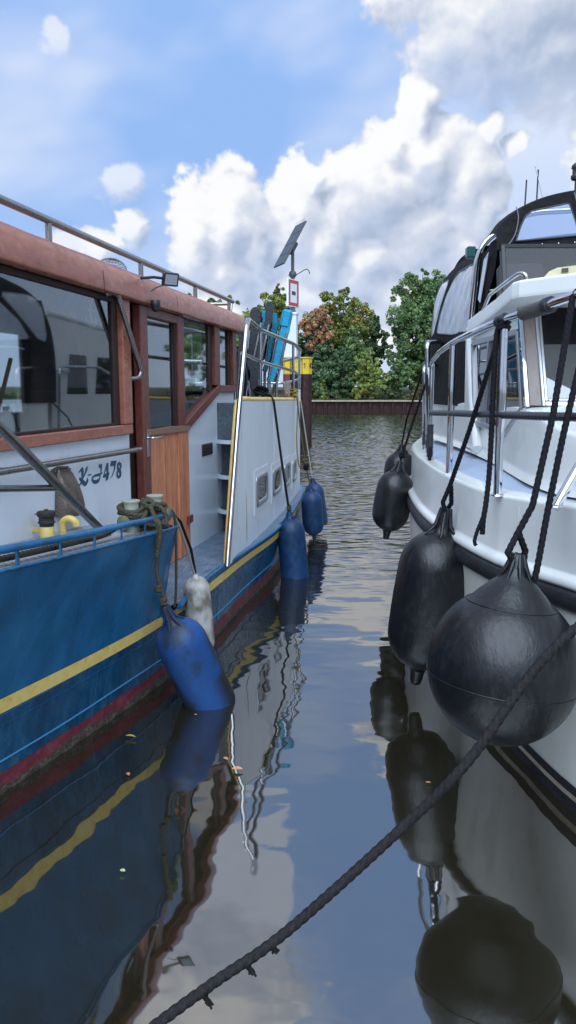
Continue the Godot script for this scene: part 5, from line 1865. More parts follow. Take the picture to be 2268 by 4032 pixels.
	for e in full:
		var dir = (Vector2(2.4, 4.6) - Vector2(e[0], e[1])).normalized()
		under.append(P(e[0] + dir.x * 0.09, 2.195, e[1] + dir.y * 0.09))
	q.plate(under, Vector3(0, 0.03, 0))
	part("flybridge_floor", q, M.gelcoat, B)
	q = Mb.new()
	q.tube(bent([P(1.21, 2.23, 4.95), P(1.205, 2.318, 4.75), P(1.19, 2.345, 4.25), P(1.21, 2.362, 4.16), P(1.235, 2.345, 4.13), P(1.235, 2.30, 4.14)], 0.03), 0.011, 10)
	part("coaming_rail", q, M.chrome, B)
	q = Mb.new()
	q.plate([P(1.30, 2.315, 4.06), P(1.325, 2.352, 4.05), P(1.36, 2.366, 4.03), P(1.44, 2.370, 3.98), P(1.44, 2.315, 3.98)], Vector3(0.03, 0, -0.16))
	var hb := part("hatch_box", q, M.cream_plastic, B)
	q = Mb.new()
	q.box(P(1.385, 2.348, 3.995), Vector3(0.014, 0, 0.009), Vector3(0, 0.011, 0), Vector3(-0.001, 0, 0.0018), 0.001)
	part("latch", q, M.bronze_cowl, hb)
	for k in 3:
		q = Mb.new()
		q.box(P(1.60, 2.322 + 0.017 * k, 4.0), Vector3(0.16, 0, 0.10), Vector3(0, 0.006, 0), Vector3(-0.02, 0, 0.03), 0.002)
		part("slat", q, M.cabinet_grey, hb)
	# --- flybridge windscreen and front canopy
	q = Mb.new()
	q.box(P(1.322, 2.47, 4.90), Vector3(0.014, 0, 0), Vector3(0, 0.165, -0.05), Vector3(0, 0.006, 0.02), 0.004)
	q.box(P(3.478, 2.47, 4.90), Vector3(0.014, 0, 0), Vector3(0, 0.165, -0.05), Vector3(0, 0.006, 0.02), 0.004)
	q.box(P(2.4, 2.635, 4.955), Vector3(1.09, 0, 0), Vector3(0, 0.012, 0), Vector3(0, 0, 0.015), 0.004)
	var ws := part("windscreen", q, M.black_plastic, B)
	q = Mb.new()
	q.plate([P(1.338, 2.30, 4.85), P(3.462, 2.30, 4.85), P(3.462, 2.625, 4.95), P(1.338, 2.625, 4.95)], Vector3(0, 0, 0.004))
	part("pane", q, M.smoked_glass, ws)
	# seats behind the windscreen
	for x in [1.56, 2.0, 2.7]:
		q = Mb.new()
		q.box(P(x, 2.42, 5.35), Vector3(0.15, 0, 0), Vector3(0, 0.17, -0.03), Vector3(0, 0.01, 0.05), 0.04)
		part("seat", q, M.cabinet_grey, B)
	# canopy: rows run from its lower front edge over the top and back
	var can := func(x: float) -> Array:
		var s := clampf((x - 1.29) / 1.11, 0.0, 1.0)
		if x > 2.4:
			s = clampf((3.51 - x) / 1.11, 0.0, 1.0)
		var top := 2.70 + 0.28 * pow(sin(minf(1.0, s * 1.9 + 0.0) * PI / 2), 0.55)
		return [2.615 + 0.07 * pow(s, 0.8), top]
	var front_pane := PackedVector2Array([Vector2(1.405, 2.665), Vector2(1.435, 2.76), Vector2(1.462, 2.815), Vector2(1.50, 2.846), Vector2(1.60, 2.868), Vector2(1.715, 2.892), Vector2(1.733, 2.889), Vector2(1.745, 2.86), Vector2(1.80, 2.70), Vector2(1.60, 2.682)])
	q = Mb.new()
	q.cloth(func(u: float, v: float) -> Vector3:
		var x := 1.292 + 2.216 * u
		var yy: Array = can.call(x)
		return P(x, lerpf(yy[0], yy[1], v), 4.96 + 0.035 * v), 240, 26, func(p: Vector3) -> bool:
		return Geometry2D.is_point_in_polygon(Vector2(p.x, p.y), front_pane) or Geometry2D.is_point_in_polygon(Vector2(4.8 - p.x, p.y), front_pane))
	rows = []
	for k in 5:
		var row := PackedVector3Array()
		for j in 41:
			var x := 1.292 + 2.216 * j / 40.0
			var yy: Array = can.call(x)
			var u := k / 4.0
			row.append(P(x, yy[1] + 0.02 * sin(u * PI), 4.995 + 0.32 * u))
		rows.append(row)
	q.grid(rows)
	var can_n := part("front_canopy", q, M.black_canvas, B)
	# clear front panes sewn in
	for side in [1, -1]:
		var X := func(x: float) -> float: return x if side > 0 else 4.8 - x
		q = Mb.new()
		var pts = []
		for k in front_pane:
			pts.append(P(X.call(k.x), k.y, 4.955 + 0.10 * (k.y - 2.66)))
		q.plate(pts, Vector3(0, 0, 0.003))
		part("clear_pane", q, M.vinyl_front, can_n)
		q = Mb.new()
		var sew := pts.duplicate()
		sew.append(pts[0])
		q.tube(sew, 0.006, 6, false)
		part("binding", q, M.black_plastic, can_n)
		q = Mb.new()
		q.tube(curve([P(X.call(1.345), 2.625, 4.945), P(X.call(1.395), 2.70, 4.948), P(X.call(1.415), 2.80, 4.955), P(X.call(1.402), 2.868, 4.965)], 5), 0.0035, 5)
		part("seam", q, M.grey_seam, can_n)
		q = Mb.new()
		q.tube(curve([P(X.call(1.825), 2.70, 4.942), P(X.call(1.79), 2.83, 4.955), P(X.call(1.755), 2.955, 4.97)], 5), 0.0035, 5)
		part("seam", q, M.grey_seam, can_n)
	for x in [1.375, 1.47, 1.57, 1.67, 1.77]:
		q = Mb.new()
		q.lathe([Vector2(0.007, 0), Vector2(0.006, 0.004), Vector2(0, 0.005)], Transform3D(Basis(Vector3.RIGHT, Vector3(0, 0, 1), Vector3.DOWN), P(x, 2.637 + 0.05 * (x - 1.37), 4.955)), 8)
		part("stud", q, M.steel, can_n)
	q = Mb.new()
	var lowedge = []
	for j in 21:
		var x := 1.292 + 2.216 * j / 20.0
		lowedge.append(P(x, can.call(x)[0], 4.962))
	q.tube(lowedge, 0.011, 8)
	part("lower_hem", q, M.black_canvas, can_n)
	# side curtain hanging open
	q = Mb.new()
	rows = []
	for k in 9:
		var t := k / 8.0
		var row := PackedVector3Array()
		for j in 13:
			var u := j / 12.0
			var y := lerpf(2.72 - 0.05 * u, 2.22, t)
			var d := lerpf(5.02 + 0.18 * t, 5.42 + 0.02 * t, u)
			row.append(P(1.315 - 0.02 * t + 0.016 * sin(u * 11.0 + t * 5.0) * (0.4 + t), y, d))
		rows.append(row)
	q.grid(rows)
	part("side_curtain", q, M.black_canvas, B)
	q = Mb.new()
	q.plate([P(1.285, 2.63, 5.13), P(1.285, 2.60, 5.24), P(1.278, 2.36, 5.33), P(1.275, 2.33, 5.26)], Vector3(-0.004, 0, 0))
	part("curtain_pane", q, M.vinyl, B)
	# --- arch with the green side light
	for side in [1, -1]:
		var X := func(x: float) -> float: return x if side > 0 else 4.8 - x
		q = Mb.new()
		q.tube(bent([P(X.call(1.272), 2.14, 5.52), P(X.call(1.285), 2.72, 5.42), P(X.call(1.60), 2.94, 5.45), P(2.4, 2.99, 5.48)], 0.12, 7), 0.0205, 12)
		part("arch_tube", q, M.chrome, B)
		q = Mb.new()
		q.box(P(X.call(1.252), 2.69, 5.50), Vector3(0.03, 0, 0), Vector3(0, 0.038, 0), Vector3(0, 0, 0.035), 0.008)
		part("side_light", q, M.nav_green if side > 0 else M.tail_red, B)
	# --- aft canopy over the cockpit
	for side in [1, -1]:
		var X := func(x: float) -> float: return x if side > 0 else 4.8 - x
		var panes := [PackedVector2Array([Vector2(6.70, 2.235), Vector2(6.745, 2.25), Vector2(6.62, 2.40), Vector2(6.25, 2.625), Vector2(6.17, 2.656), Vector2(5.80, 2.650), Vector2(5.56, 2.625), Vector2(5.55, 2.60), Vector2(5.55, 2.20), Vector2(5.60, 2.175), Vector2(6.2, 2.19)]), PackedVector2Array([Vector2(6.97, 2.225), Vector2(7.0, 2.28), Vector2(6.98, 2.55), Vector2(6.90, 2.64), Vector2(6.80, 2.655), Vector2(6.45, 2.638), Vector2(6.42, 2.60), Vector2(6.60, 2.46), Vector2(6.86, 2.25)])]
		var bulge := func(d: float, y: float) -> float:
			var u := (d - 5.5) / 1.6
			var t := (y - 1.64) / 1.12
			return 1.283 + 0.010 * sin(u * 9.0 + t * 6.0) + 0.10 * pow(clampf(t, 0, 1), 12.0)
		q = Mb.new()
		q.cloth(func(u: float, v: float) -> Vector3:
			var d := lerpf(5.50, 7.12 - 0.16 * pow(v, 5.0), u)
			var y := lerpf(1.64, 2.74 + 0.06 * sin(u * PI) - 0.16 * pow(u, 9.0), v)
			return P(X.call(bulge.call(d, y)), y, d), 130, 96, func(p: Vector3) -> bool:
			var at := Vector2(-p.z, p.y)
			return Geometry2D.is_point_in_polygon(at, panes[0]) or Geometry2D.is_point_in_polygon(at, panes[1]))
		var ac := part("aft_canopy_side", q, M.black_canvas, B)
		for pn in panes:
			var lo := Vector2(9, 9)
			var hi := Vector2(0, 0)
			var pts := []
			for k in pn:
				lo = lo.min(k)
				hi = hi.max(k)
				pts.append(P(X.call(bulge.call(k.x, k.y) - 0.002), k.y, k.x))
			q = Mb.new()
			q.cloth(func(u: float, v: float) -> Vector3:
				var d := lerpf(lo.x, hi.x, u)
				var y := lerpf(lo.y, hi.y, v)
				# creases run slantwise across the sheet
				var k := sin(d * 23.0 + y * 31.0) * sin(d * 3.0 - y * 5.0) * 0.0028 + sin(d * 51.0 + y * 44.0 + 2.0 * sin(y * 9.0)) * 0.0008
				return P(X.call(bulge.call(d, y) + k), y, d), 120, 60, func(p: Vector3) -> bool:
				return not Geometry2D.is_point_in_polygon(Vector2(-p.z, p.y), pn))
			part("clear_pane", q, M.vinyl, ac)
			q = Mb.new()
			pts.append(pts[0])
			q.tube(pts, 0.005, 6, false)
			part("binding", q, M.grey_seam, ac)
	q = Mb.new()
	rows = []
	for j in 12:
		var u := j / 11.0
		var row := PackedVector3Array()
		for k in 9:
			var t := k / 8.0
			row.append(P(lerpf(1.38, 3.42, t), 2.735 + 0.06 * sin(u * PI) - 0.16 * pow(u, 9.0) + 0.10 * sin(PI * t), lerpf(5.46, 6.97, u)))
		rows.append(row)
	q.grid(rows)
	rows = []
	for k in 5:
		var row := PackedVector3Array()
		for j in 9:
			row.append(P(lerpf(1.30, 3.5, j / 8.0), lerpf(1.64, 2.62, k / 4.0), 7.12 - 0.14 * pow(k / 4.0, 4.0)))
		rows.append(row)
	q.grid(rows)
	part("aft_canopy_top", q, M.black_canvas, B)
	# --- aft cabin behind the canopy
	var aft_in := func(d: float) -> float: return 1.375 + 0.205 * (d - 7.15)
	for side in [1, -1]:
		var X := func(x: float) -> float: return x if side > 0 else 4.8 - x
		q = Mb.new()
		q.plate([P(X.call(aft_in.call(7.15)), 1.25, 7.15), P(X.call(aft_in.call(7.15)), 2.52, 7.15), P(X.call(aft_in.call(9.4)), 2.42, 9.4), P(X.call(aft_in.call(9.4)), 1.25, 9.4)], Vector3(0.04 * side, 0, 0))
		var ac := part("aft_cabin_side", q, M.gelcoat, B)
		for w in [[7.5, 8.0], [8.2, 8.75]]:
			q = Mb.new()
			q.plate([P(X.call(aft_in.call(w[0]) - 0.004), 1.72, w[0]), P(X.call(aft_in.call(w[0] + 0.1) - 0.004), 2.14, w[0] + 0.1), P(X.call(aft_in.call(w[1]) - 0.004), 2.14, w[1]), P(X.call(aft_in.call(w[1]) - 0.004), 1.72, w[1])], Vector3(0.003 * side, 0, 0))
			part("cabin_window", q, M.port_glass, ac)
		q = Mb.new()
		q.tube(bent([P(X.call(aft_in.call(7.2) - 0.05), 1.35, 7.2), P(X.call(aft_in.call(7.25) - 0.06), 2.0, 7.25), P(X.call(aft_in.call(8.2) - 0.06), 2.02, 8.2), P(X.call(aft_in.call(9.2) - 0.06), 1.80, 9.2), P(X.call(aft_in.call(9.3) - 0.05), 1.3, 9.3)], 0.1), 0.016, 8)
		part("aft_rail", q, M.chrome, B)
	q = Mb.new()
	q.plate([P(aft_in.call(7.14), 2.49, 7.14), P(4.8 - aft_in.call(7.14), 2.49, 7.14), P(4.8 - aft_in.call(9.42), 2.41, 9.42), P(aft_in.call(9.42), 2.41, 9.42)], Vector3(0, 0.05, 0))
	part("aft_cabin_roof", q, M.gelcoat, B)
	# --- rails
	var top = [P(1.005, 1.24, 5.46), P(1.003, 1.955, 5.46), P(0.985, 2.0, 5.1), P(0.965, 2.03, 4.6), P(0.960, 2.05, 4.1), P(0.985, 2.072, 3.6), P(1.03, 2.085, 3.3), P(1.09, 2.11, 3.0), P(1.28, 2.15, 2.4), P(1.60, 2.18, 1.7), P(2.05, 2.2, 0.85), P(2.4, 2.2, 0.45)]
	q = Mb.new()
	q.tube(bent([top[0], top[1], top[2]], 0.05).slice(0, 8) + curve(top.slice(2), 6), 0.0185, 12)
	var rail := part("guard_rail", q, M.chrome, B)
	q = Mb.new()
	var star = []
	for p in top:
		star.append(Vector3(4.8 - p.x, p.y, p.z))
	q.tube(curve(star.slice(2), 4), 0.0185, 10)
	part("guard_rail", q, M.chrome, B)
	for k in [[P(0.987, 1.262, 3.60), P(0.985, 2.07, 3.60)], [P(0.965, 1.252, 4.60), P(0.965, 2.03, 4.60)], [P(1.36, 1.33, 2.35), P(1.30, 2.14, 2.35)], [P(1.85, 1.40, 1.25), P(1.82, 2.19, 1.25)]]:
		q = Mb.new()
		q.tube(k, 0.0195, 14)
		q.lathe([Vector2(0.032, 0), Vector2(0.031, 0.006), Vector2(0.022, 0.010), Vector2(0, 0.010)], Transform3D(Basis.IDENTITY, k[0] + Vector3(0, 0.002, 0)), 16)
		part("stanchion", q, M.chrome, rail)
	# brace leaning inboard
	q = Mb.new()
	q.tube(bent([P(1.035, 1.30, 2.96), P(1.42, 1.92, 3.10), P(1.56, 1.95, 3.12), P(1.62, 1.58, 3.14)], 0.08), 0.0195, 12)
	q.lathe([Vector2(0.034, 0), Vector2(0.032, 0.006), Vector2(0, 0.010)], Transform3D(Basis.IDENTITY, P(1.035, 1.31, 2.96)), 14)
	part("boarding_handle", q, M.chrome, rail)
	# taped middle rail
	var mid = curve([P(1.004, 1.600, 5.46), P(0.985, 1.612, 5.0), P(0.962, 1.622, 4.6), P(0.962, 1.632, 4.1), P(0.986, 1.642, 3.6), P(1.10, 1.652, 3.0), P(1.30, 1.67, 2.35), P(1.60, 1.69, 1.7), P(2.05, 1.70, 0.85)], 12)
	q = Mb.new()
	wrapped(q, mid, 0.0165, 0.030)
	part("taped_rail", q, M.grip_tape, rail)
	# fleecy sleeve on the top rail
	q = Mb.new()
	q.tube(curve([P(1.012, 2.080, 3.42), P(1.035, 2.086, 3.30), P(1.055, 2.094, 3.19)], 5), [0.026, 0.031, 0.0295, 0.031, 0.0305, 0.031, 0.0295, 0.031, 0.030, 0.029, 0.026], 14)
	part("rail_sleeve", q, M.fuzzy_grey, rail)
	for k in [[P(1.049, 2.092, 3.222), P(1.056, 2.095, 3.185)], [P(0.975, 2.067, 3.66), P(0.988, 2.073, 3.585)]]:
		q = Mb.new()
		q.tube([k[0], k[1]], 0.034 if k[0].x > 1.0 else 0.028, 12)
		part("sleeve_band", q, M.black_cloth, rail)
	# posts at the cockpit gate, taped black
	for k in [[P(1.090, 1.235, 6.0), P(1.062, 2.12, 6.0)], [P(1.125, 1.235, 6.35), P(1.105, 1.95, 6.35)]]:
		q = Mb.new()
		q.tube(bent([k[0], k[1], k[1] + Vector3(0.2, 0.03, -0.5), k[1] + Vector3(0.35, 0.0, -1.2)], 0.06), 0.0185, 10)
		part("gate_post", q, M.chrome, B)
		q = Mb.new()
		var base: Vector3 = k[0]
		wrapped(q, [base + Vector3(0, 0.08, 0), base + Vector3(0, 0.2, 0), base + Vector3(0, 0.33, 0)], 0.0215, 0.05)
		part("post_tape", q, M.grip_tape, B)
	q = Mb.new()
	wrapped(q, [P(1.0045, 1.29, 5.46), P(1.0045, 1.42, 5.46), P(1.004, 1.52, 5.46)], 0.0215, 0.05)
	part("post_tape", q, M.grip_tape, B)
	# deck cleat
	q = Mb.new()
	q.tube([P(1.20, 1.365, 5.02), P(1.205, 1.372, 5.10), P(1.212, 1.372, 5.2), P(1.215, 1.365, 5.28)], [0.004, 0.010, 0.010, 0.004], 8)
	part("deck_cleat", q, M.chrome, B)
	# --- aerials and lantern on the canopy
	q = Mb.new()
	q.tube([P(1.552, 2.93, 5.3), P(1.556, 3.112, 5.3)], 0.005, 6)
	part("aerial", q, M.black_plastic, B)
	q = Mb.new()
	q.tube([P(1.628, 2.93, 5.3), P(1.629, 3.176, 5.3)], 0.005, 6)
	part("aerial", q, M.black_plastic, B)
	q = Mb.new()
	q.tube([P(1.69, 2.93, 5.3), P(1.61, 3.193, 5.3)], 0.0045, 6)
	q.lathe([Vector2(0, -0.008), Vector2(0.008, 0), Vector2(0, 0.008)], Transform3D(Basis.IDENTITY, P(1.61, 3.195, 5.3)), 8)
	part("aerial", q, M.cabinet_grey, B)
	q = Mb.new()
	q.lathe([Vector2(0.028, 3.035), Vector2(0.034, 3.045), Vector2(0.034, 3.06), Vector2(0.026, 3.063), Vector2(0.026, 3.10), Vector2(0.034, 3.103), Vector2(0.030, 3.12), Vector2(0.012, 3.135), Vector2(0, 3.137)], Transform3D(Basis.IDENTITY, P(1.774, 0, 5.0)), 16)
	q.tube([P(1.774, 2.93, 5.0), P(1.774, 3.036, 5.0)], 0.010, 8)
	part("masthead_lantern", q, M.black_plastic, B)

# tube wound with tape: the edges of each turn stand up a little
func wrapped(mb: Mb, path: Array, r: float, pitch: float) -> void:
	var pts = []
	var step := pitch / 8.0
	for i in path.size() - 1:
		var l: float = path[i].distance_to(path[i + 1])
		var m := maxi(1, int(ceil(l / step)))
		for k in m:
			pts.append(path[i].lerp(path[i + 1], float(k) / m))
	pts.append(path[-1])
	var fr := mb.frames(pts)
	var rows = []
	var dist := 0.0
	for i in pts.size():
		if i > 0:
			dist += pts[i].distance_to(pts[i - 1])
		var row := PackedVector3Array()
		for k in 13:
			var a := TAU * k / 12.0
			var ph := fposmod(dist / pitch + a / TAU, 1.0)
			row.append(pts[i] + (fr[i][0] * cos(a) + fr[i][1] * sin(a)) * (r + 0.0022 * (1.0 - ph)))
		rows.append(row)
	mb.grid(rows)

# ------------------------------------------------------------------ fenders and ropes
# long fender hanging along an axis from its upper to its lower end
func fender(called: String, label: String, top: Vector3, bot: Vector3, r: float, m: Material, lines: Array, rope_r: float, rope_mat: Material, group: String, neck := 0.05, blunt := true) -> Node3D:
	var plain := neck < 0.02
	var t := thing(called, label, "fender", bot, group)
	var axis := (top - bot)
	var l := axis.length()
	axis = axis / l
	var x := axis.cross(Vector3(0.3, 0, 1)).normalized()
	var xf := Transform3D(Basis(x, axis, x.cross(axis)), bot)
	var prof = []
	# lower end
	prof.append(Vector2(0.0, 0.0))
	if blunt:
		for k in 8:
			var a := PI / 2 * k / 7.0
			prof.append(Vector2(r * (0.72 + 0.28 * sin(a)), r * 0.26 * (1.0 - cos(a))))
	else:
		prof.append(Vector2(r * 0.14, 0.0))
		prof.append(Vector2(r * 0.17, r * 0.12))
		prof.append(Vector2(r * 0.20, r * 0.34))
		for k in 9:
			var a := PI / 2 * (0.16 + 0.84 * k / 8.0)
			prof.append(Vector2(r * sin(a), r * 0.45 + r * 1.05 * (1.0 - cos(a))))
	var y0: float = prof[-1].y
	var y1 := l - r * 1.15 - neck
	for k in range(1, 8):
		var f := k / 8.0
		prof.append(Vector2(r * (1.0 + 0.018 * sin(PI * f)), lerpf(y0, y1, f)))
	for k in 9:
		var a := PI / 2 * (1.0 - 0.84 * k / 8.0)
		prof.append(Vector2(r * sin(a), y1 + r * 1.05 * cos(a)))
	prof.append(Vector2(r * 0.20, l - neck * 0.85))
	prof.append(Vector2(r * 0.16, l - neck * 0.2))
	prof.append(Vector2(r * 0.13, l))
	prof.append(Vector2(0.0, l))
	var mb := Mb.new()
	mb.lathe(prof, xf, 36)
	var body := part("body", mb, m, t)
	# flutes of the eye
	if plain:
		for ln in lines:
			mb = Mb.new()
			mb.rope(ln, rope_r)
			part("rope", mb, rope_mat, t)
		return t
	mb = Mb.new()
	for k in 6:
		var a := TAU * k / 6.0
		var rad := xf.basis.x * cos(a) + xf.basis.z * sin(a)
		mb.tube([xf * Vector3(0, l - 0.004, 0) + rad * r * 0.14, xf * Vector3(0, l - neck * 0.9, 0) + rad * r * 0.22, xf * Vector3(0, y1 + r * 0.92, 0) + rad * r * 0.50], [r * 0.05, r * 0.065, r * 0.02], 6)
	part("eye_rib", mb, m, body)
	for ln in lines:
		mb = Mb.new()
		mb.rope(ln, rope_r)
		part("rope", mb, rope_mat, t)
	return t

func knot(mb: Mb, at: Vector3, r: float, axis := Vector3.UP) -> void:
	var x := axis.cross(Vector3(0.2, 0.1, 1)).normalized()
	var z := x.cross(axis)
	for k in 3:
		var ring = []
		for j in 13:
			var a := TAU * j / 12.0 + k
			ring.append(at + axis * (k - 1) * r * 1.3 + (x * cos(a) + z * sin(a)) * r * 1.25 + axis * r * 0.5 * sin(a * 1.0 + k))
		mb.rope(ring, r * 0.8)

func make_fenders() -> void:
	var gb := "blue fenders along the blue boat"
	var gk := "black fenders along the white yacht"
	# near blue fender, floated outwards by the water
	var f1t := P(-0.672, 0.600, 4.05)
	fender("blue_fender", "dirty blue fender leaning outward with its foot in the water", f1t, P(-0.425, -0.06, 4.22), 0.142, M.blue_fender_dirty, [[f1t + Vector3(-0.012, 0.0, 0), f1t + Vector3(0.0, 0.05, 0), P(-0.705, 0.78, 4.04), P(-0.700, 0.95, 4.03), P(-0.690, 1.055, 4.02), P(-0.715, 1.085, 4.02), P(-0.745, 1.07, 4.05)]], 0.0105, M.rope_olive, gb, 0.09)
	var mb := Mb.new()
	knot(mb, f1t + Vector3(-0.004, 0.025, 0), 0.012)
	knot(mb, P(-0.700, 0.70, 4.045), 0.011)
	part("knot", mb, M.rope_olive, get_child(get_child_count() - 1))
	# white fender in the hull break
	fender("white_fender", "stained white fender hanging behind the leaning blue fender", P(-0.570, 0.640, 4.62), P(-0.540, 0.16, 4.66), 0.082, M.white_fender, [[P(-0.575, 0.64, 4.62), P(-0.60, 0.78, 4.55), P(-0.625, 0.95, 4.42), P(-0.645, 1.04, 4.34), P(-0.68, 1.06, 4.32), P(-0.74, 1.08, 4.29)]], 0.007, M.rope_pale, "", 0.006)
	mb = Mb.new()
	mb.rope([P(-0.57, 0.645, 4.63), P(-0.59, 0.80, 4.60), P(-0.625, 1.0, 4.42), P(-0.65, 1.045, 4.36), P(-0.70, 1.09, 4.31)], 0.008)
	part("rope", mb, M.rope_black, get_child(get_child_count() - 1))
	var f2 := P(0.010, 0.625, 7.22)
	fender("blue_fender", "upright blue fender below the row of small cabin windows", f2, P(0.072, -0.05, 7.22), 0.132, M.blue_fender, [[f2 + Vector3(0, 0.0, 0), P(0.0, 0.70, 7.22), P(-0.06, 1.1, 7.26), P(-0.135, 1.66, 7.32), P(-0.17, 1.715, 7.33), P(-0.24, 1.72, 7.2)]], 0.0115, M.rope_black, gb, 0.05)
	mb = Mb.new()
	knot(mb, f2 + Vector3(0, 0.03, 0), 0.012)
	part("knot", mb, M.rope_olive, get_child(get_child_count() - 1))
	var f3 := P(0.258, 0.690, 8.75)
	fender("blue_fender", "bright blue fender at the stern quarter with a knot in its thin rope", f3, P(0.305, 0.055, 8.75), 0.120, M.blue_fender, [[f3, P(0.205, 0.9, 8.76), P(0.14, 1.35, 8.9), P(0.10, 1.69, 9.0), P(0.06, 1.70, 9.2)]], 0.0075, M.rope_olive, gb, 0.05, false)
	mb = Mb.new()
	knot(mb, P(0.206, 0.895, 8.76), 0.016)
	part("knot", mb, M.rope_black, get_child(get_child_count() - 1))
	var f4 := P(0.300, 0.690, 9.5)
	fender("blue_fender", "farthest blue fender, half hidden behind the bright blue one", f4, P(0.385, 0.10, 9.5), 0.120, M.blue_fender, [[f4, P(0.23, 1.15, 9.65), P(0.162, 1.62, 9.8), P(0.14, 1.69, 9.85)]], 0.0075, M.rope_pale, gb, 0.05)
	# black fenders of the yacht
	var g2 := P(0.872, 1.115, 4.20)
	fender("black_fender", "big black sausage fender hanging to the water beside the round one", g2, P(0.730, 0.095, 4.22), 0.206, M.black_rubber, [[P(0.862, 1.10, 4.17), P(0.845, 1.15, 4.165), P(0.875, 1.25, 4.13), P(0.925, 1.55, 3.95), P(0.985, 2.02, 3.66), P(0.992, 2.095, 3.63), P(1.01, 2.07, 3.61)], [P(0.882, 1.10, 4.23), P(0.90, 1.14, 4.20), P(0.885, 1.24, 4.15)]], 0.0125, M.rope_black, gk, 0.11, false)
	var g3 := P(0.905, 1.195, 6.2)
	fender("black_fender", "creased black fender hanging clear of the water at the yacht's quarter", g3, P(0.80, 0.555, 6.2), 0.150, M.black_rubber, [[g3, P(0.93, 1.28, 6.2), P(1.0, 1.55, 6.15), P(1.075, 1.84, 6.05)], [P(0.925, 1.26, 6.2), P(1.02, 1.6, 6.15), P(1.08, 1.86, 6.04)]], 0.0085, M.rope_black, gk, 0.06, false)
	mb = Mb.new()
	knot(mb, g3 + Vector3(0.012, 0.05, 0), 0.012)
	part("knot", mb, M.rope_black, get_child(get_child_count() - 1))
	var g4 := P(1.055, 1.265, 7.15)
	fender("black_fender", "farthest black fender, mostly hidden behind the creased one", g4, P(1.035, 0.56, 7.2), 0.150, M.black_rubber, [[g4, P(1.07, 1.5, 7.0), P(1.105, 1.93, 6.4)]], 0.0085, M.rope_black, gk, 0.05, false)
	# round fender in front
	var c := P(0.838, 0.690, 2.88)
	var t := thing("ball_fender", "huge round black fender with pointed neck hanging near the mooring rope", "fender", c - Vector3(0, 0.30, 0), gk)
	var axis := Vector3(0.045, 0.42, -0.02).normalized()
	var x := axis.cross(Vector3(0, 0, 1)).normalized()
	var xf := Transform3D(Basis(x, axis, x.cross(axis)), c)
	var R := 0.292
	var prof = [Vector2(0, -R * 1.04)]
	for k in range(1, 34):
		var a := PI * k / 40.0
		var rr := R * sin(a)
		prof.append(Vector2(rr, -R * cos(a) * (1.04 if a < PI / 2 else 1.06)))
	for k in [[0.128, 0.292], [0.100, 0.318], [0.098, 0.322], [0.070, 0.345], [0.046, 0.368], [0.038, 0.390], [0.034, 0.42], [0.026, 0.445], [0.0, 0.45]]:
		prof.append(Vector2(k[0], k[1]))
	mb = Mb.new()
	mb.lathe(prof, xf, 56)
	var body := part("body", mb, M.black_rubber, t)
	mb = Mb.new()
	for k in 8:
		var a := TAU * k / 8.0
		var rad := xf.basis.x * cos(a) + xf.basis.z * sin(a)
		mb.tube([xf * Vector3(0, 0.446, 0) + rad * 0.022, xf * Vector3(0, 0.40, 0) + rad * 0.036, xf * Vector3(0, 0.345, 0) + rad * 0.066], [0.008, 0.010, 0.003], 6)
	part("eye_rib", mb, M.black_rubber, body)
	# mould line round its middle and the printed ring under the neck
	for k in [[-0.045, 0.0022, R * 1.0], [0.250, 0.0028, 0.0]]:
		mb = Mb.new()
		var ring = []
		for j in 49:
			var a := TAU * j / 48.0
			var rad: float = k[2] * 0.99 if k[2] > 0.0 else R * sqrt(maxf(0.0, 1.0 - pow(k[0] / (R * 1.06), 2.0)))
			ring.append(xf * Vector3(cos(a) * (rad + 0.0004), k[0], sin(a) * (rad + 0.0004)))
		mb.tube(ring, k[1], 6, false)
		part("mould_line", mb, M.black_rubber, body)
	var eye := xf * Vector3(0, 0.425, 0)
	for ln in [[eye + Vector3(-0.028, 0.005, 0.02), eye + Vector3(-0.045, 0.03, 0.02), eye + Vector3(-0.01, 0.09, 0), P(0.93, 1.32, 2.90), P(1.0, 1.66, 2.93), P(1.075, 2.10, 3.0), P(1.10, 2.135, 3.0), P(1.125, 2.10, 3.02)], [eye + Vector3(0.030, -0.005, -0.02), eye + Vector3(0.034, 0.03, -0.02), eye + Vector3(0.0, 0.10, 0)]]:
		mb = Mb.new()
		mb.rope(ln, 0.0125)
		part("rope", mb, M.rope_black, t)

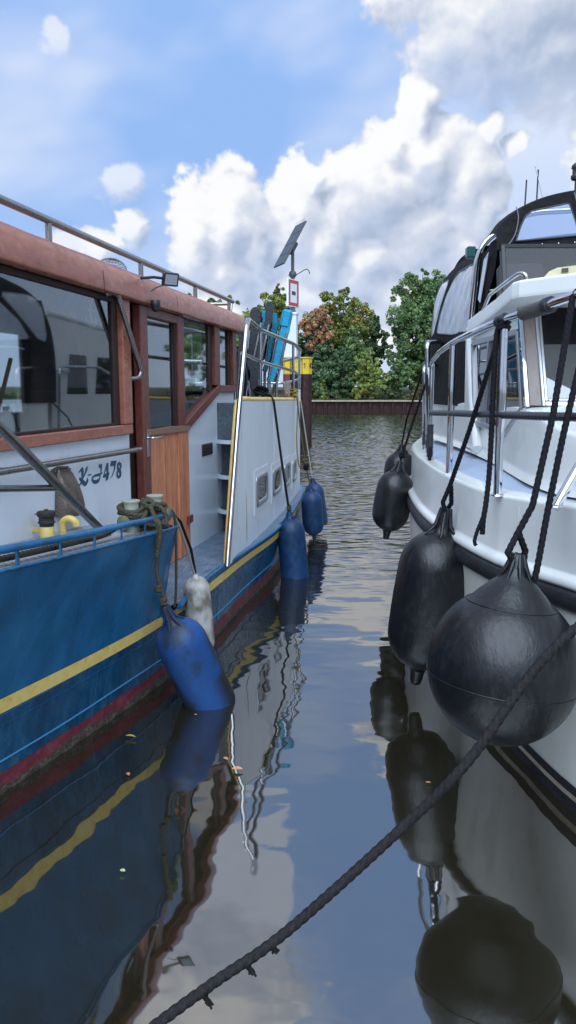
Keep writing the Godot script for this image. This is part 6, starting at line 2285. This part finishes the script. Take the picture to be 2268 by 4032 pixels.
func make_ropes() -> void:
	var mb := Mb.new()
	# free ends on the yacht's rail
	mb.rope(curve([P(0.99, 2.06, 3.605), P(0.962, 2.03, 3.62), P(0.955, 1.95, 3.62), P(0.952, 1.70, 3.62), P(0.945, 1.40, 3.60), P(0.930, 1.24, 3.58), P(0.918, 1.16, 3.57), P(0.915, 1.085, 3.57)], 4), 0.0125)
	mb.rope(curve([P(0.928, 1.20, 3.575), P(0.905, 1.14, 3.57), P(0.888, 1.09, 3.57), P(0.880, 1.05, 3.57), P(0.888, 1.032, 3.57)], 4), 0.009)
	knot(mb, P(0.985, 2.055, 3.605), 0.016)
	solo("spare_rope", mb, M.rope_black, "black rope end hanging loose from the chrome stanchion top", "rope")
	mb = Mb.new()
	mb.rope(curve([P(1.145, 2.10, 3.05), P(1.13, 1.90, 3.02), P(1.06, 1.60, 2.97), P(1.0, 1.30, 2.93), P(0.965, 1.10, 2.905), P(0.95, 1.02, 2.90)], 4), 0.0125)
	solo("spare_rope", mb, M.rope_black, "black rope hanging straight down just right of the round fender's neck", "rope")
	mb = Mb.new()
	mb.rope(curve([P(1.06, 1.87, 5.98), P(1.03, 1.6, 5.7), P(1.012, 1.42, 5.5), P(0.995, 1.28, 5.40), P(0.985, 1.17, 5.38), P(0.982, 1.10, 5.38)], 4), 0.011)
	solo("spare_rope", mb, M.rope_black, "black rope end draped over the yacht's gunwale at the cockpit gate", "rope")
	mb = Mb.new()
	for k in 4:
		mb.tube(curve([P(1.070, 1.93 - k * 0.004, 5.975), P(1.082, 1.86 - k * 0.03, 5.96), P(1.087, 1.80 - k * 0.03, 5.96), P(1.091, 1.86 - k * 0.03, 5.97), P(1.078, 1.93, 5.985)], 4), 0.006, 6)
	mb.tube(curve([P(1.086, 1.80, 5.96), P(1.085, 1.6, 5.96), P(1.084, 1.45, 5.96)], 3), 0.006, 6)
	solo("light_line", mb, M.jug_white, "thin blue white line looped round the cockpit gate post", "rope")
	# foreground mooring rope from the yacht's bow down to the jetty cleat
	var path = curve([P(1.66, 1.43, 1.95), P(1.05, 1.42, 1.74), P(0.60, 1.262, 1.55), P(0.365, 1.005, 1.47), P(0.246, 0.875, 1.465), P(0.0, 0.695, 1.38), P(-0.139, 0.640, 1.31), P(-0.245, 0.600, 1.25), P(-0.40, 0.535, 1.16), P(-0.55, 0.505, 1.06)], 10)
	mb = Mb.new()
	mb.rope(path, 0.0104, 0.060, 0.0036)
	var t := thing("mooring_rope", "dark laid mooring rope stretched across the foreground water", "rope", P(0.3, 0.5, 1.4))
	part("line", mb, M.rope_mooring, t)
	for k in [[P(-0.030, 0.676, 1.37), 0.0], [P(-0.075, 0.655, 1.345), 1.3], [P(-0.155, 0.628, 1.302), 2.0]]:
		mb = Mb.new()
		var drop: float = 0.018 + 0.004 * k[1]
		mb.tube(curve([k[0] + Vector3(0, 0.004, 0), k[0] - Vector3(0.002, drop * 0.5, 0), k[0] - Vector3(-0.004, drop, 0.003), k[0] - Vector3(-0.009, drop * 1.25, 0)], 4), [0.007, 0.0068, 0.0065, 0.006, 0.006, 0.0055, 0.005, 0.005, 0.0055, 0.0055, 0.005, 0.0045, 0.003], 7)
		for j in 5:
			var a: float = j * 1.3 + k[1]
			var e: Vector3 = k[0] - Vector3(-0.006, drop, 0)
			mb.tube([k[0] - Vector3(0, drop * 0.5, 0), e + Vector3(cos(a) * 0.007, -0.004 * j * 0.5, sin(a) * 0.007)], 0.0024, 5)
		part("frayed_tuft", mb, M.rope_mooring, t)
	# ropes on the blue boat's bollards
	var bo := thing("bollard_rope", "olive rope wound in figures of eight round the pale green bollards", "rope", P(-0.79, 1.0, 4.16))
	var a0 := P(-0.835, 1.0, 4.06)
	var b0 := P(-0.745, 1.0, 4.27)
	mb = Mb.new()
	for k in 5:
		var h := 0.045 + 0.020 * k
		var ring = []
		for j in 25:
			var a := TAU * j / 24.0
			ring.append((a0 if k % 2 == 0 else b0) + Vector3(cos(a) * 0.053, h + 0.018 * sin(a + k), sin(a) * 0.053))
		mb.rope(ring, 0.0125)
	for k in 5:
		var h := 0.060 + 0.019 * k
		var eight = []
		for j in 33:
			var a := TAU * j / 32.0
			var u := (1.0 - cos(a)) / 2.0
			var side := (b0 - a0).cross(Vector3.UP).normalized()
			var off := sin(a) * cos(a) * 0.12
			eight.append(a0.lerp(b0, -0.24 + 1.48 * u) + side * (off + 0.012 * sin(3.0 * k)) + Vector3(0, h + 0.016 * sin(a * 2.0 + k), 0))
		mb.rope(eight, 0.0120)
	knot(mb, P(-0.765, 1.135, 4.12), 0.018, Vector3(0.4, 0.5, 0.3).normalized())
	part("turns", mb, M.rope_olive, bo)
	mb = Mb.new()
	mb.rope(curve([P(-0.775, 1.14, 4.13), P(-0.735, 1.135, 4.07), P(-0.715, 1.10, 4.05), P(-0.700, 1.075, 4.04), P(-0.682, 1.06, 4.02), P(-0.678, 1.0, 4.02), P(-0.69, 0.93, 4.02), P(-0.70, 0.875, 4.02)], 5), 0.0125)
	mb.rope(curve([P(-0.735, 1.13, 4.17), P(-0.695, 1.125, 4.15), P(-0.672, 1.10, 4.14), P(-0.664, 1.07, 4.14), P(-0.662, 1.045, 4.13), P(-0.672, 1.035, 4.12), P(-0.682, 1.055, 4.12)], 5), 0.0125)
	part("loose_end", mb, M.rope_olive, bo)
	mb = Mb.new()
	var run = [P(-0.76, 1.115, 4.10), P(-0.775, 1.075, 3.96)]
	for d in [3.8, 3.6, 3.4, 3.2, 3.0, 2.8, 2.6, 2.3, 1.9]:
		run.append(P(hull_x(d, top_l(d)) - 0.075, top_l(d) + (0.065 if d > 3.7 else 0.036 - 0.008 * (3.7 - d)), d))
	mb.rope(curve(run, 6), 0.0135)
	solo("deck_rope", mb, M.rope_olive, "olive rope running along the blue boat's edge behind the low rail", "rope")
	# thin lines from the far bollard over the rail end
	mb = Mb.new()
	mb.rope(curve([P(-0.72, 1.10, 4.30), P(-0.68, 1.095, 4.30), P(-0.655, 1.075, 4.32), P(-0.645, 1.02, 4.34), P(-0.646, 0.85, 4.36), P(-0.655, 0.60, 4.38), P(-0.665, 0.50, 4.38)], 5), 0.008)
	solo("spare_rope", mb, M.rope_olive, "olive rope end hanging down the end of the raised blue bulwark", "rope")
	# ropes on the aft rail
	mb = Mb.new()
	for k in 6:
		var ring = []
		for j in 17:
			var a := TAU * j / 16.0
			ring.append(P(-0.25 + cos(a) * (0.05 + 0.012 * sin(k * 2.0)), 1.725 + 0.011 * k + 0.012 * sin(a * 2.0 + k), 7.17 + sin(a) * (0.13 + 0.02 * cos(k))))
		mb.rope(ring, 0.0115)
	solo("coiled_rope", mb, M.rope_black, "dark coil of rope lying on the white bulwark at the rail foot", "rope")
	mb = Mb.new()
	for k in 4:
		var ring = []
		for j in 17:
			var a := TAU * j / 16.0
			ring.append(P(0.075 + cos(a) * 0.04, 1.700 + 0.018 * k + 0.02 * sin(a + k), 9.2 + sin(a) * 0.07))
		mb.rope(ring, 0.009)
	mb.rope(curve([P(0.10, 1.74, 9.15), P(0.118, 1.66, 9.05), P(0.105, 1.40, 9.0), P(0.10, 1.2, 9.0), P(0.112, 1.0, 9.05), P(0.135, 0.86, 9.1)], 4), 0.0075)
	mb.rope(curve([P(0.05, 1.74, 9.2), P(0.0, 1.735, 8.9), P(-0.03, 1.72, 8.7)], 3), 0.008)
	solo("gold_rope", mb, M.rope_gold, "golden rope knotted to the aft rail foot with its end hanging down", "rope")
	mb = Mb.new()
	for k in 4:
		var x := -0.03 + 0.016 * k
		mb.tube(curve([P(x, 1.88, 10.3), P(x - 0.02, 1.80, 10.3), P(x + 0.01, 1.72 - 0.02 * k, 10.3), P(x + 0.02, 1.80, 10.3), P(x, 1.87, 10.31)], 4), 0.006, 6)
	solo("string_bundle", mb, M.rope_pale, "tangle of pale string hanging from the aft rail", "rope")

# ------------------------------------------------------------------ small things
# folded recliner standing on the aft deck: padded slabs on a tube frame
func chair(called: String, label: String, top: Vector3, bot: Vector3, thick: float, m: Material, head: bool) -> void:
	var t := thing(called, label, "folding chair", Vector3(bot.x, 1.30, bot.z), "folded chairs on the aft deck")
	var axis := (top - bot).normalized()
	var l := top.distance_to(bot)
	var w := Vector3(0, 0, 1)
	w = (w - axis * w.dot(axis)).normalized()
	var n := axis.cross(w)
	var q := Mb.new()
	# pad with a rounded top
	var out = []
	for k in 9:
		var a := PI * k / 8.0
		out.append(top - axis * thick * 0.6 + n * cos(a) * thick * 0.5 + axis * sin(a) * thick * 0.6)
	var left = []
	var right = []
	for k in 6:
		var f := (k + 1) / 6.0
		var bend := n * (0.020 * sin(f * 5.0) + 0.012 * sin(f * 11.0))
		left.append(top - axis * (thick * 0.6 + (l - thick * 0.6) * f) - n * thick * (0.5 - 0.10 * f) + bend)
		right.append(top - axis * (thick * 0.6 + (l - thick * 0.6) * f) + n * thick * (0.5 - 0.10 * f) + bend)
	right.reverse()
	q.plate(out + left + right, w * 0.42)
	var pad := part("pad", q, m, t)
	if head:
		q = Mb.new()
		q.box(top - axis * 0.10 + n * 0.012 + w * 0.21, n * thick * 0.60, axis * 0.105, w * 0.225, 0.03)
		part("head_cushion", q, m, pad)
	for s in [-1, 1]:
		q = Mb.new()
		var foot := Vector3(bot.x + s * 0.03, 1.31, bot.z)
		q.tube(bent([top - axis * 0.25 + n * s * thick * 0.55 + w * 0.44, bot + n * s * thick * 0.5 + w * 0.44, foot + w * 0.44, foot, bot + n * s * thick * 0.5 - w * 0.015, top - axis * 0.25 + n * s * thick * 0.55 - w * 0.015], 0.05), 0.012, 8)
		part("frame_tube", q, M.steel, t)
	q = Mb.new()
	var mid := bot.lerp(top, 0.35)
	q.box(mid + w * 0.21 - n * thick * 0.62, n * 0.008, axis * 0.22, w * 0.20, 0.004)
	part("arm_rest", q, M.black_plastic, t)

func make_small() -> void:
	chair("recliner", "bright teal folded recliner with a head cushion, rightmost in the stack", P(-0.012, 2.66, 9.35), P(-0.180, 1.86, 9.35), 0.098, M.teal_canvas, true)
	chair("recliner", "narrow teal folded recliner just left of the bright one", P(-0.150, 2.64, 9.5), P(-0.246, 1.98, 9.5), 0.060, M.teal_canvas, false)
	chair("recliner", "tallest black folded recliner leaning in the middle of the stack", P(-0.200, 2.74, 9.25), P(-0.425, 1.72, 9.25), 0.078, M.black_cloth, false)
	chair("recliner", "short teal folded recliner between two black ones", P(-0.262, 2.68, 9.6), P(-0.362, 2.2, 9.6), 0.066, M.teal_canvas, false)
	chair("recliner", "broad black folded recliner left of the teal ones in the stack", P(-0.372, 2.71, 9.55), P(-0.470, 1.66, 9.55), 0.120, M.black_cloth, false)
	chair("recliner", "low black padded chair hanging below the middle rail", P(-0.408, 2.12, 9.05), P(-0.350, 1.60, 9.05), 0.100, M.black_cloth, false)
	chair("recliner", "narrow dark chair with bright tubes against the wheelhouse corner", P(-0.545, 2.43, 9.4), P(-0.600, 1.75, 9.4), 0.050, M.black_cloth, false)
	var q := Mb.new()
	# bottle on the sill
	var at := W(3.62, 1.562, -0.085)
	var t := thing("water_bottle", "small clear bottle with green cap standing inside the helm window", "bottle", at)
	own("bottle_body", lathe_mesh([Vector2(0, 0), Vector2(0.034, 0), Vector2(0.037, 0.006), Vector2(0.037, 0.062), Vector2(0.034, 0.075), Vector2(0.024, 0.088), Vector2(0.013, 0.095), Vector2(0.012, 0.104), Vector2(0, 0.104)]), M.clear_plastic, t)
	own("cap", lathe_mesh([Vector2(0.0145, 0.100), Vector2(0.0145, 0.116), Vector2(0.012, 0.118), Vector2(0, 0.118)]), M.cap_green, t)
	q = Mb.new()
	wbox(q, 1.99, 4.66, 1.53, 1.558, -0.20, -0.031, 0.004)
	solo("window_shelf", q, M.dark_wood, "dark wooden shelf behind the helm window under the bottle", "shelf")
	# anchor ornament
	q = Mb.new()
	var o := -0.05
	q.tube([W(4.49, 2.235, o), W(4.49, 2.125, o)], 0.008, 8)
	q.tube([W(4.445, 2.205, o), W(4.535, 2.205, o)], 0.007, 8)
	var arc = []
	for k in 13:
		var a := PI + PI * k / 12.0
		arc.append(W(4.49 + cos(a) * 0.062, 2.165 + sin(a) * 0.048, o))
	q.tube(arc, [0.003, 0.007, 0.009, 0.010, 0.010, 0.010, 0.011, 0.010, 0.010, 0.010, 0.009, 0.007, 0.003], 8)
	var ring = []
	for k in 13:
		ring.append(W(4.49 + cos(TAU * k / 12.0) * 0.016, 2.250 + sin(TAU * k / 12.0) * 0.016, o))
	q.tube(ring, 0.004, 6, false)
	q.tube([W(4.49, 2.262, o), W(4.49, 2.30, o)], 0.0015, 4)
	solo("anchor_ornament", q, M.cream_plastic, "cream anchor ornament hanging inside the helm window", "ornament")
	# jug and cloth behind the aft window
	q = Mb.new()
	var jt := W(6.43, 1.20, -0.20)
	t = thing("plastic_jug", "white plastic jug behind the sloping wheelhouse window", "jug", jt)
	own("jug_body", lathe_mesh([Vector2(0, 0), Vector2(0.08, 0), Vector2(0.085, 0.02), Vector2(0.085, 0.36), Vector2(0.075, 0.43), Vector2(0.05, 0.52), Vector2(0.022, 0.56), Vector2(0.022, 0.58), Vector2(0, 0.58)]), M.jug_white, t)
	own("jug_cap", lathe_mesh([Vector2(0.026, 0.575), Vector2(0.026, 0.605), Vector2(0, 0.607)]), M.black_plastic, t)
	q = Mb.new()
	var rows = []
	for k in 9:
		var row := PackedVector3Array()
		for j in 9:
			var u := k / 8.0
			var v := j / 8.0
			row.append(W(6.35 + 0.7 * u, 1.16 + 0.42 * sin(PI * u) * pow(sin(PI * v), 0.7) + 0.02 * sin(u * 13.0 + v * 7.0), -0.72 + 0.55 * v))
		rows.append(row)
	q.grid(rows)
	solo("blue_blanket", q, M.cloth_blue, "crumpled blue blanket heaped behind the sloping wheelhouse window", "blanket")
	# wire basket on the roof
	q = Mb.new()
	var bc := W(4.93, 2.497, -0.10)
	for k in 14:
		var a := PI * k / 14.0
		var p = []
		for j in 13:
			var b := PI * j / 12.0
			p.append(bc + Vector3(cos(b) * cos(a) * 0.085, sin(b) * 0.062, cos(b) * sin(a) * 0.17))
		q.tube(p, 0.0012, 4, false)
	for k in 6:
		var e := PI / 2 * k / 6.0
		var p = []
		for j in 21:
			var a := TAU * j / 20.0
			p.append(bc + Vector3(cos(e) * cos(a) * 0.085, sin(e) * 0.062, cos(e) * sin(a) * 0.17))
		q.tube(p, 0.0012, 4, false)
	solo("wire_basket", q, M.dull_steel, "upturned wire mesh basket on the brown wheelhouse roof", "basket")
	# leaves
	for k in [["yellow slender leaf floating near the red boot stripe", P(-0.801, 0, 3.699), 0.055, 0.30, 0.3, M.leaf_yellow],
			["tan curled leaf floating below the slender yellow leaf", P(-0.734, 0, 3.31), 0.030, 0.6, 1.2, M.leaf_orange],
			["pale green round leaf floating alone on the dark lower water", P(-0.607, 0, 2.589), 0.022, 0.8, 0.4, M.leaf_green],
			["large orange leaf floating at the edge of the blue boat's reflection", P(-0.236, 0, 3.355), 0.050, 0.65, 0.1, M.leaf_orange],
			["small reddish leaf floating just behind the large orange leaf", P(-0.298, 0, 3.46), 0.034, 0.6, 0.8, M.leaf_orange],
			["orange leaf floating in the white yacht's reflection", P(0.63, 0, 3.234), 0.022, 0.6, 0.2, M.leaf_orange],
			["tiny yellow leaf floating beside the leaning blue fender's foot", P(-0.503, 0, 3.971), 0.018, 0.6, 0.5, M.leaf_yellow]]:
		q = Mb.new()
		leaf_shape(q, k[1] + Vector3(0, 0.012, 0), k[2], k[3], k[4])
		solo("floating_leaf", q, k[5], k[0], "leaf", "leaves on the water")
	for k in [["brown dry leaf lying on the chequered fore deck by the cabin", P(-1.225, 1.056, 3.50), 0.035], ["brown dry leaf lying under the low blue rail", P(-0.76, 1.052, 3.86), 0.022]]:
		q = Mb.new()
		leaf_shape(q, k[1], k[2], 0.55, 0.4)
		solo("dry_leaf", q, M.leaf_brown, k[0], "leaf", "dry leaves on the fore deck")
	# jetty the picture is taken from
	t = thing("jetty", "weathered plank jetty between the bows of the two boats", "jetty", P(-0.1, 0, -0.7))
	for k in 25:
		q = Mb.new()
		q.box(P(-0.1, 0.43, -2.5 + k * 0.147), Vector3(0.72, 0, 0), Vector3(0, 0.018, 0), Vector3(0, 0, 0.070), 0.004)
		part("plank", q, M.jetty_wood, t)
	for s in [-1, 1]:
		q = Mb.new()
		q.box(P(-0.1 + s * 0.6, 0.33, -0.7), Vector3(0.05, 0, 0), Vector3(0, 0.08, 0), Vector3(0, 0, 1.8), 0.006)
		part("beam", q, M.jetty_wood, t)
		for d in [0.7, -2.2]:
			q = Mb.new()
			q.tube([P(-0.1 + s * 0.6, -0.6, d), P(-0.1 + s * 0.6, 0.25, d)], 0.07, 12)
			part("pile", q, M.jetty_wood, t)
	t = thing("mooring_cleat", "iron cleat on the jetty holding the mooring rope", "cleat", P(-0.55, 0.448, 1.0))
	q = Mb.new()
	q.tube([P(-0.66, 0.50, 1.0), P(-0.60, 0.512, 1.0), P(-0.50, 0.512, 1.0), P(-0.44, 0.50, 1.0)], [0.010, 0.014, 0.014, 0.010], 8)
	for x in [-0.58, -0.52]:
		q.tube([P(x, 0.44, 1.0), P(x, 0.512, 1.0)], 0.013, 8)
	part("horns", q, M.black_iron, t)

func lathe_mesh(prof: Array) -> ArrayMesh:
	var mb := Mb.new()
	mb.lathe(prof, Transform3D.IDENTITY, 20)
	return mb.mesh()

func leaf_shape(mb: Mb, c: Vector3, l: float, w: float, turn: float) -> void:
	var u := Vector3(cos(turn), 0, sin(turn))
	var s := Vector3(-sin(turn), 0, cos(turn))
	var rows = []
	for k in 7:
		var f := k / 6.0
		var half := l * 0.5 * w * pow(sin(PI * clampf(f, 0.02, 0.98)), 0.7)
		var row := PackedVector3Array()
		for j in 5:
			var g := (j - 2) / 2.0
			row.append(c + u * (f - 0.5) * l + s * half * g + Vector3(0, 0.10 * l * g * g + 0.08 * l * sin(f * 3.0), 0))
		rows.append(row)
	mb.grid(rows)

func _ready() -> void:
	rng.seed = 1
	make_world()
	make_materials()
	make_water()
	make_bank()
	make_trees()
	make_dolphin()
	make_blue_boat()
	make_yacht()
	make_fenders()
	make_ropes()
	make_small()
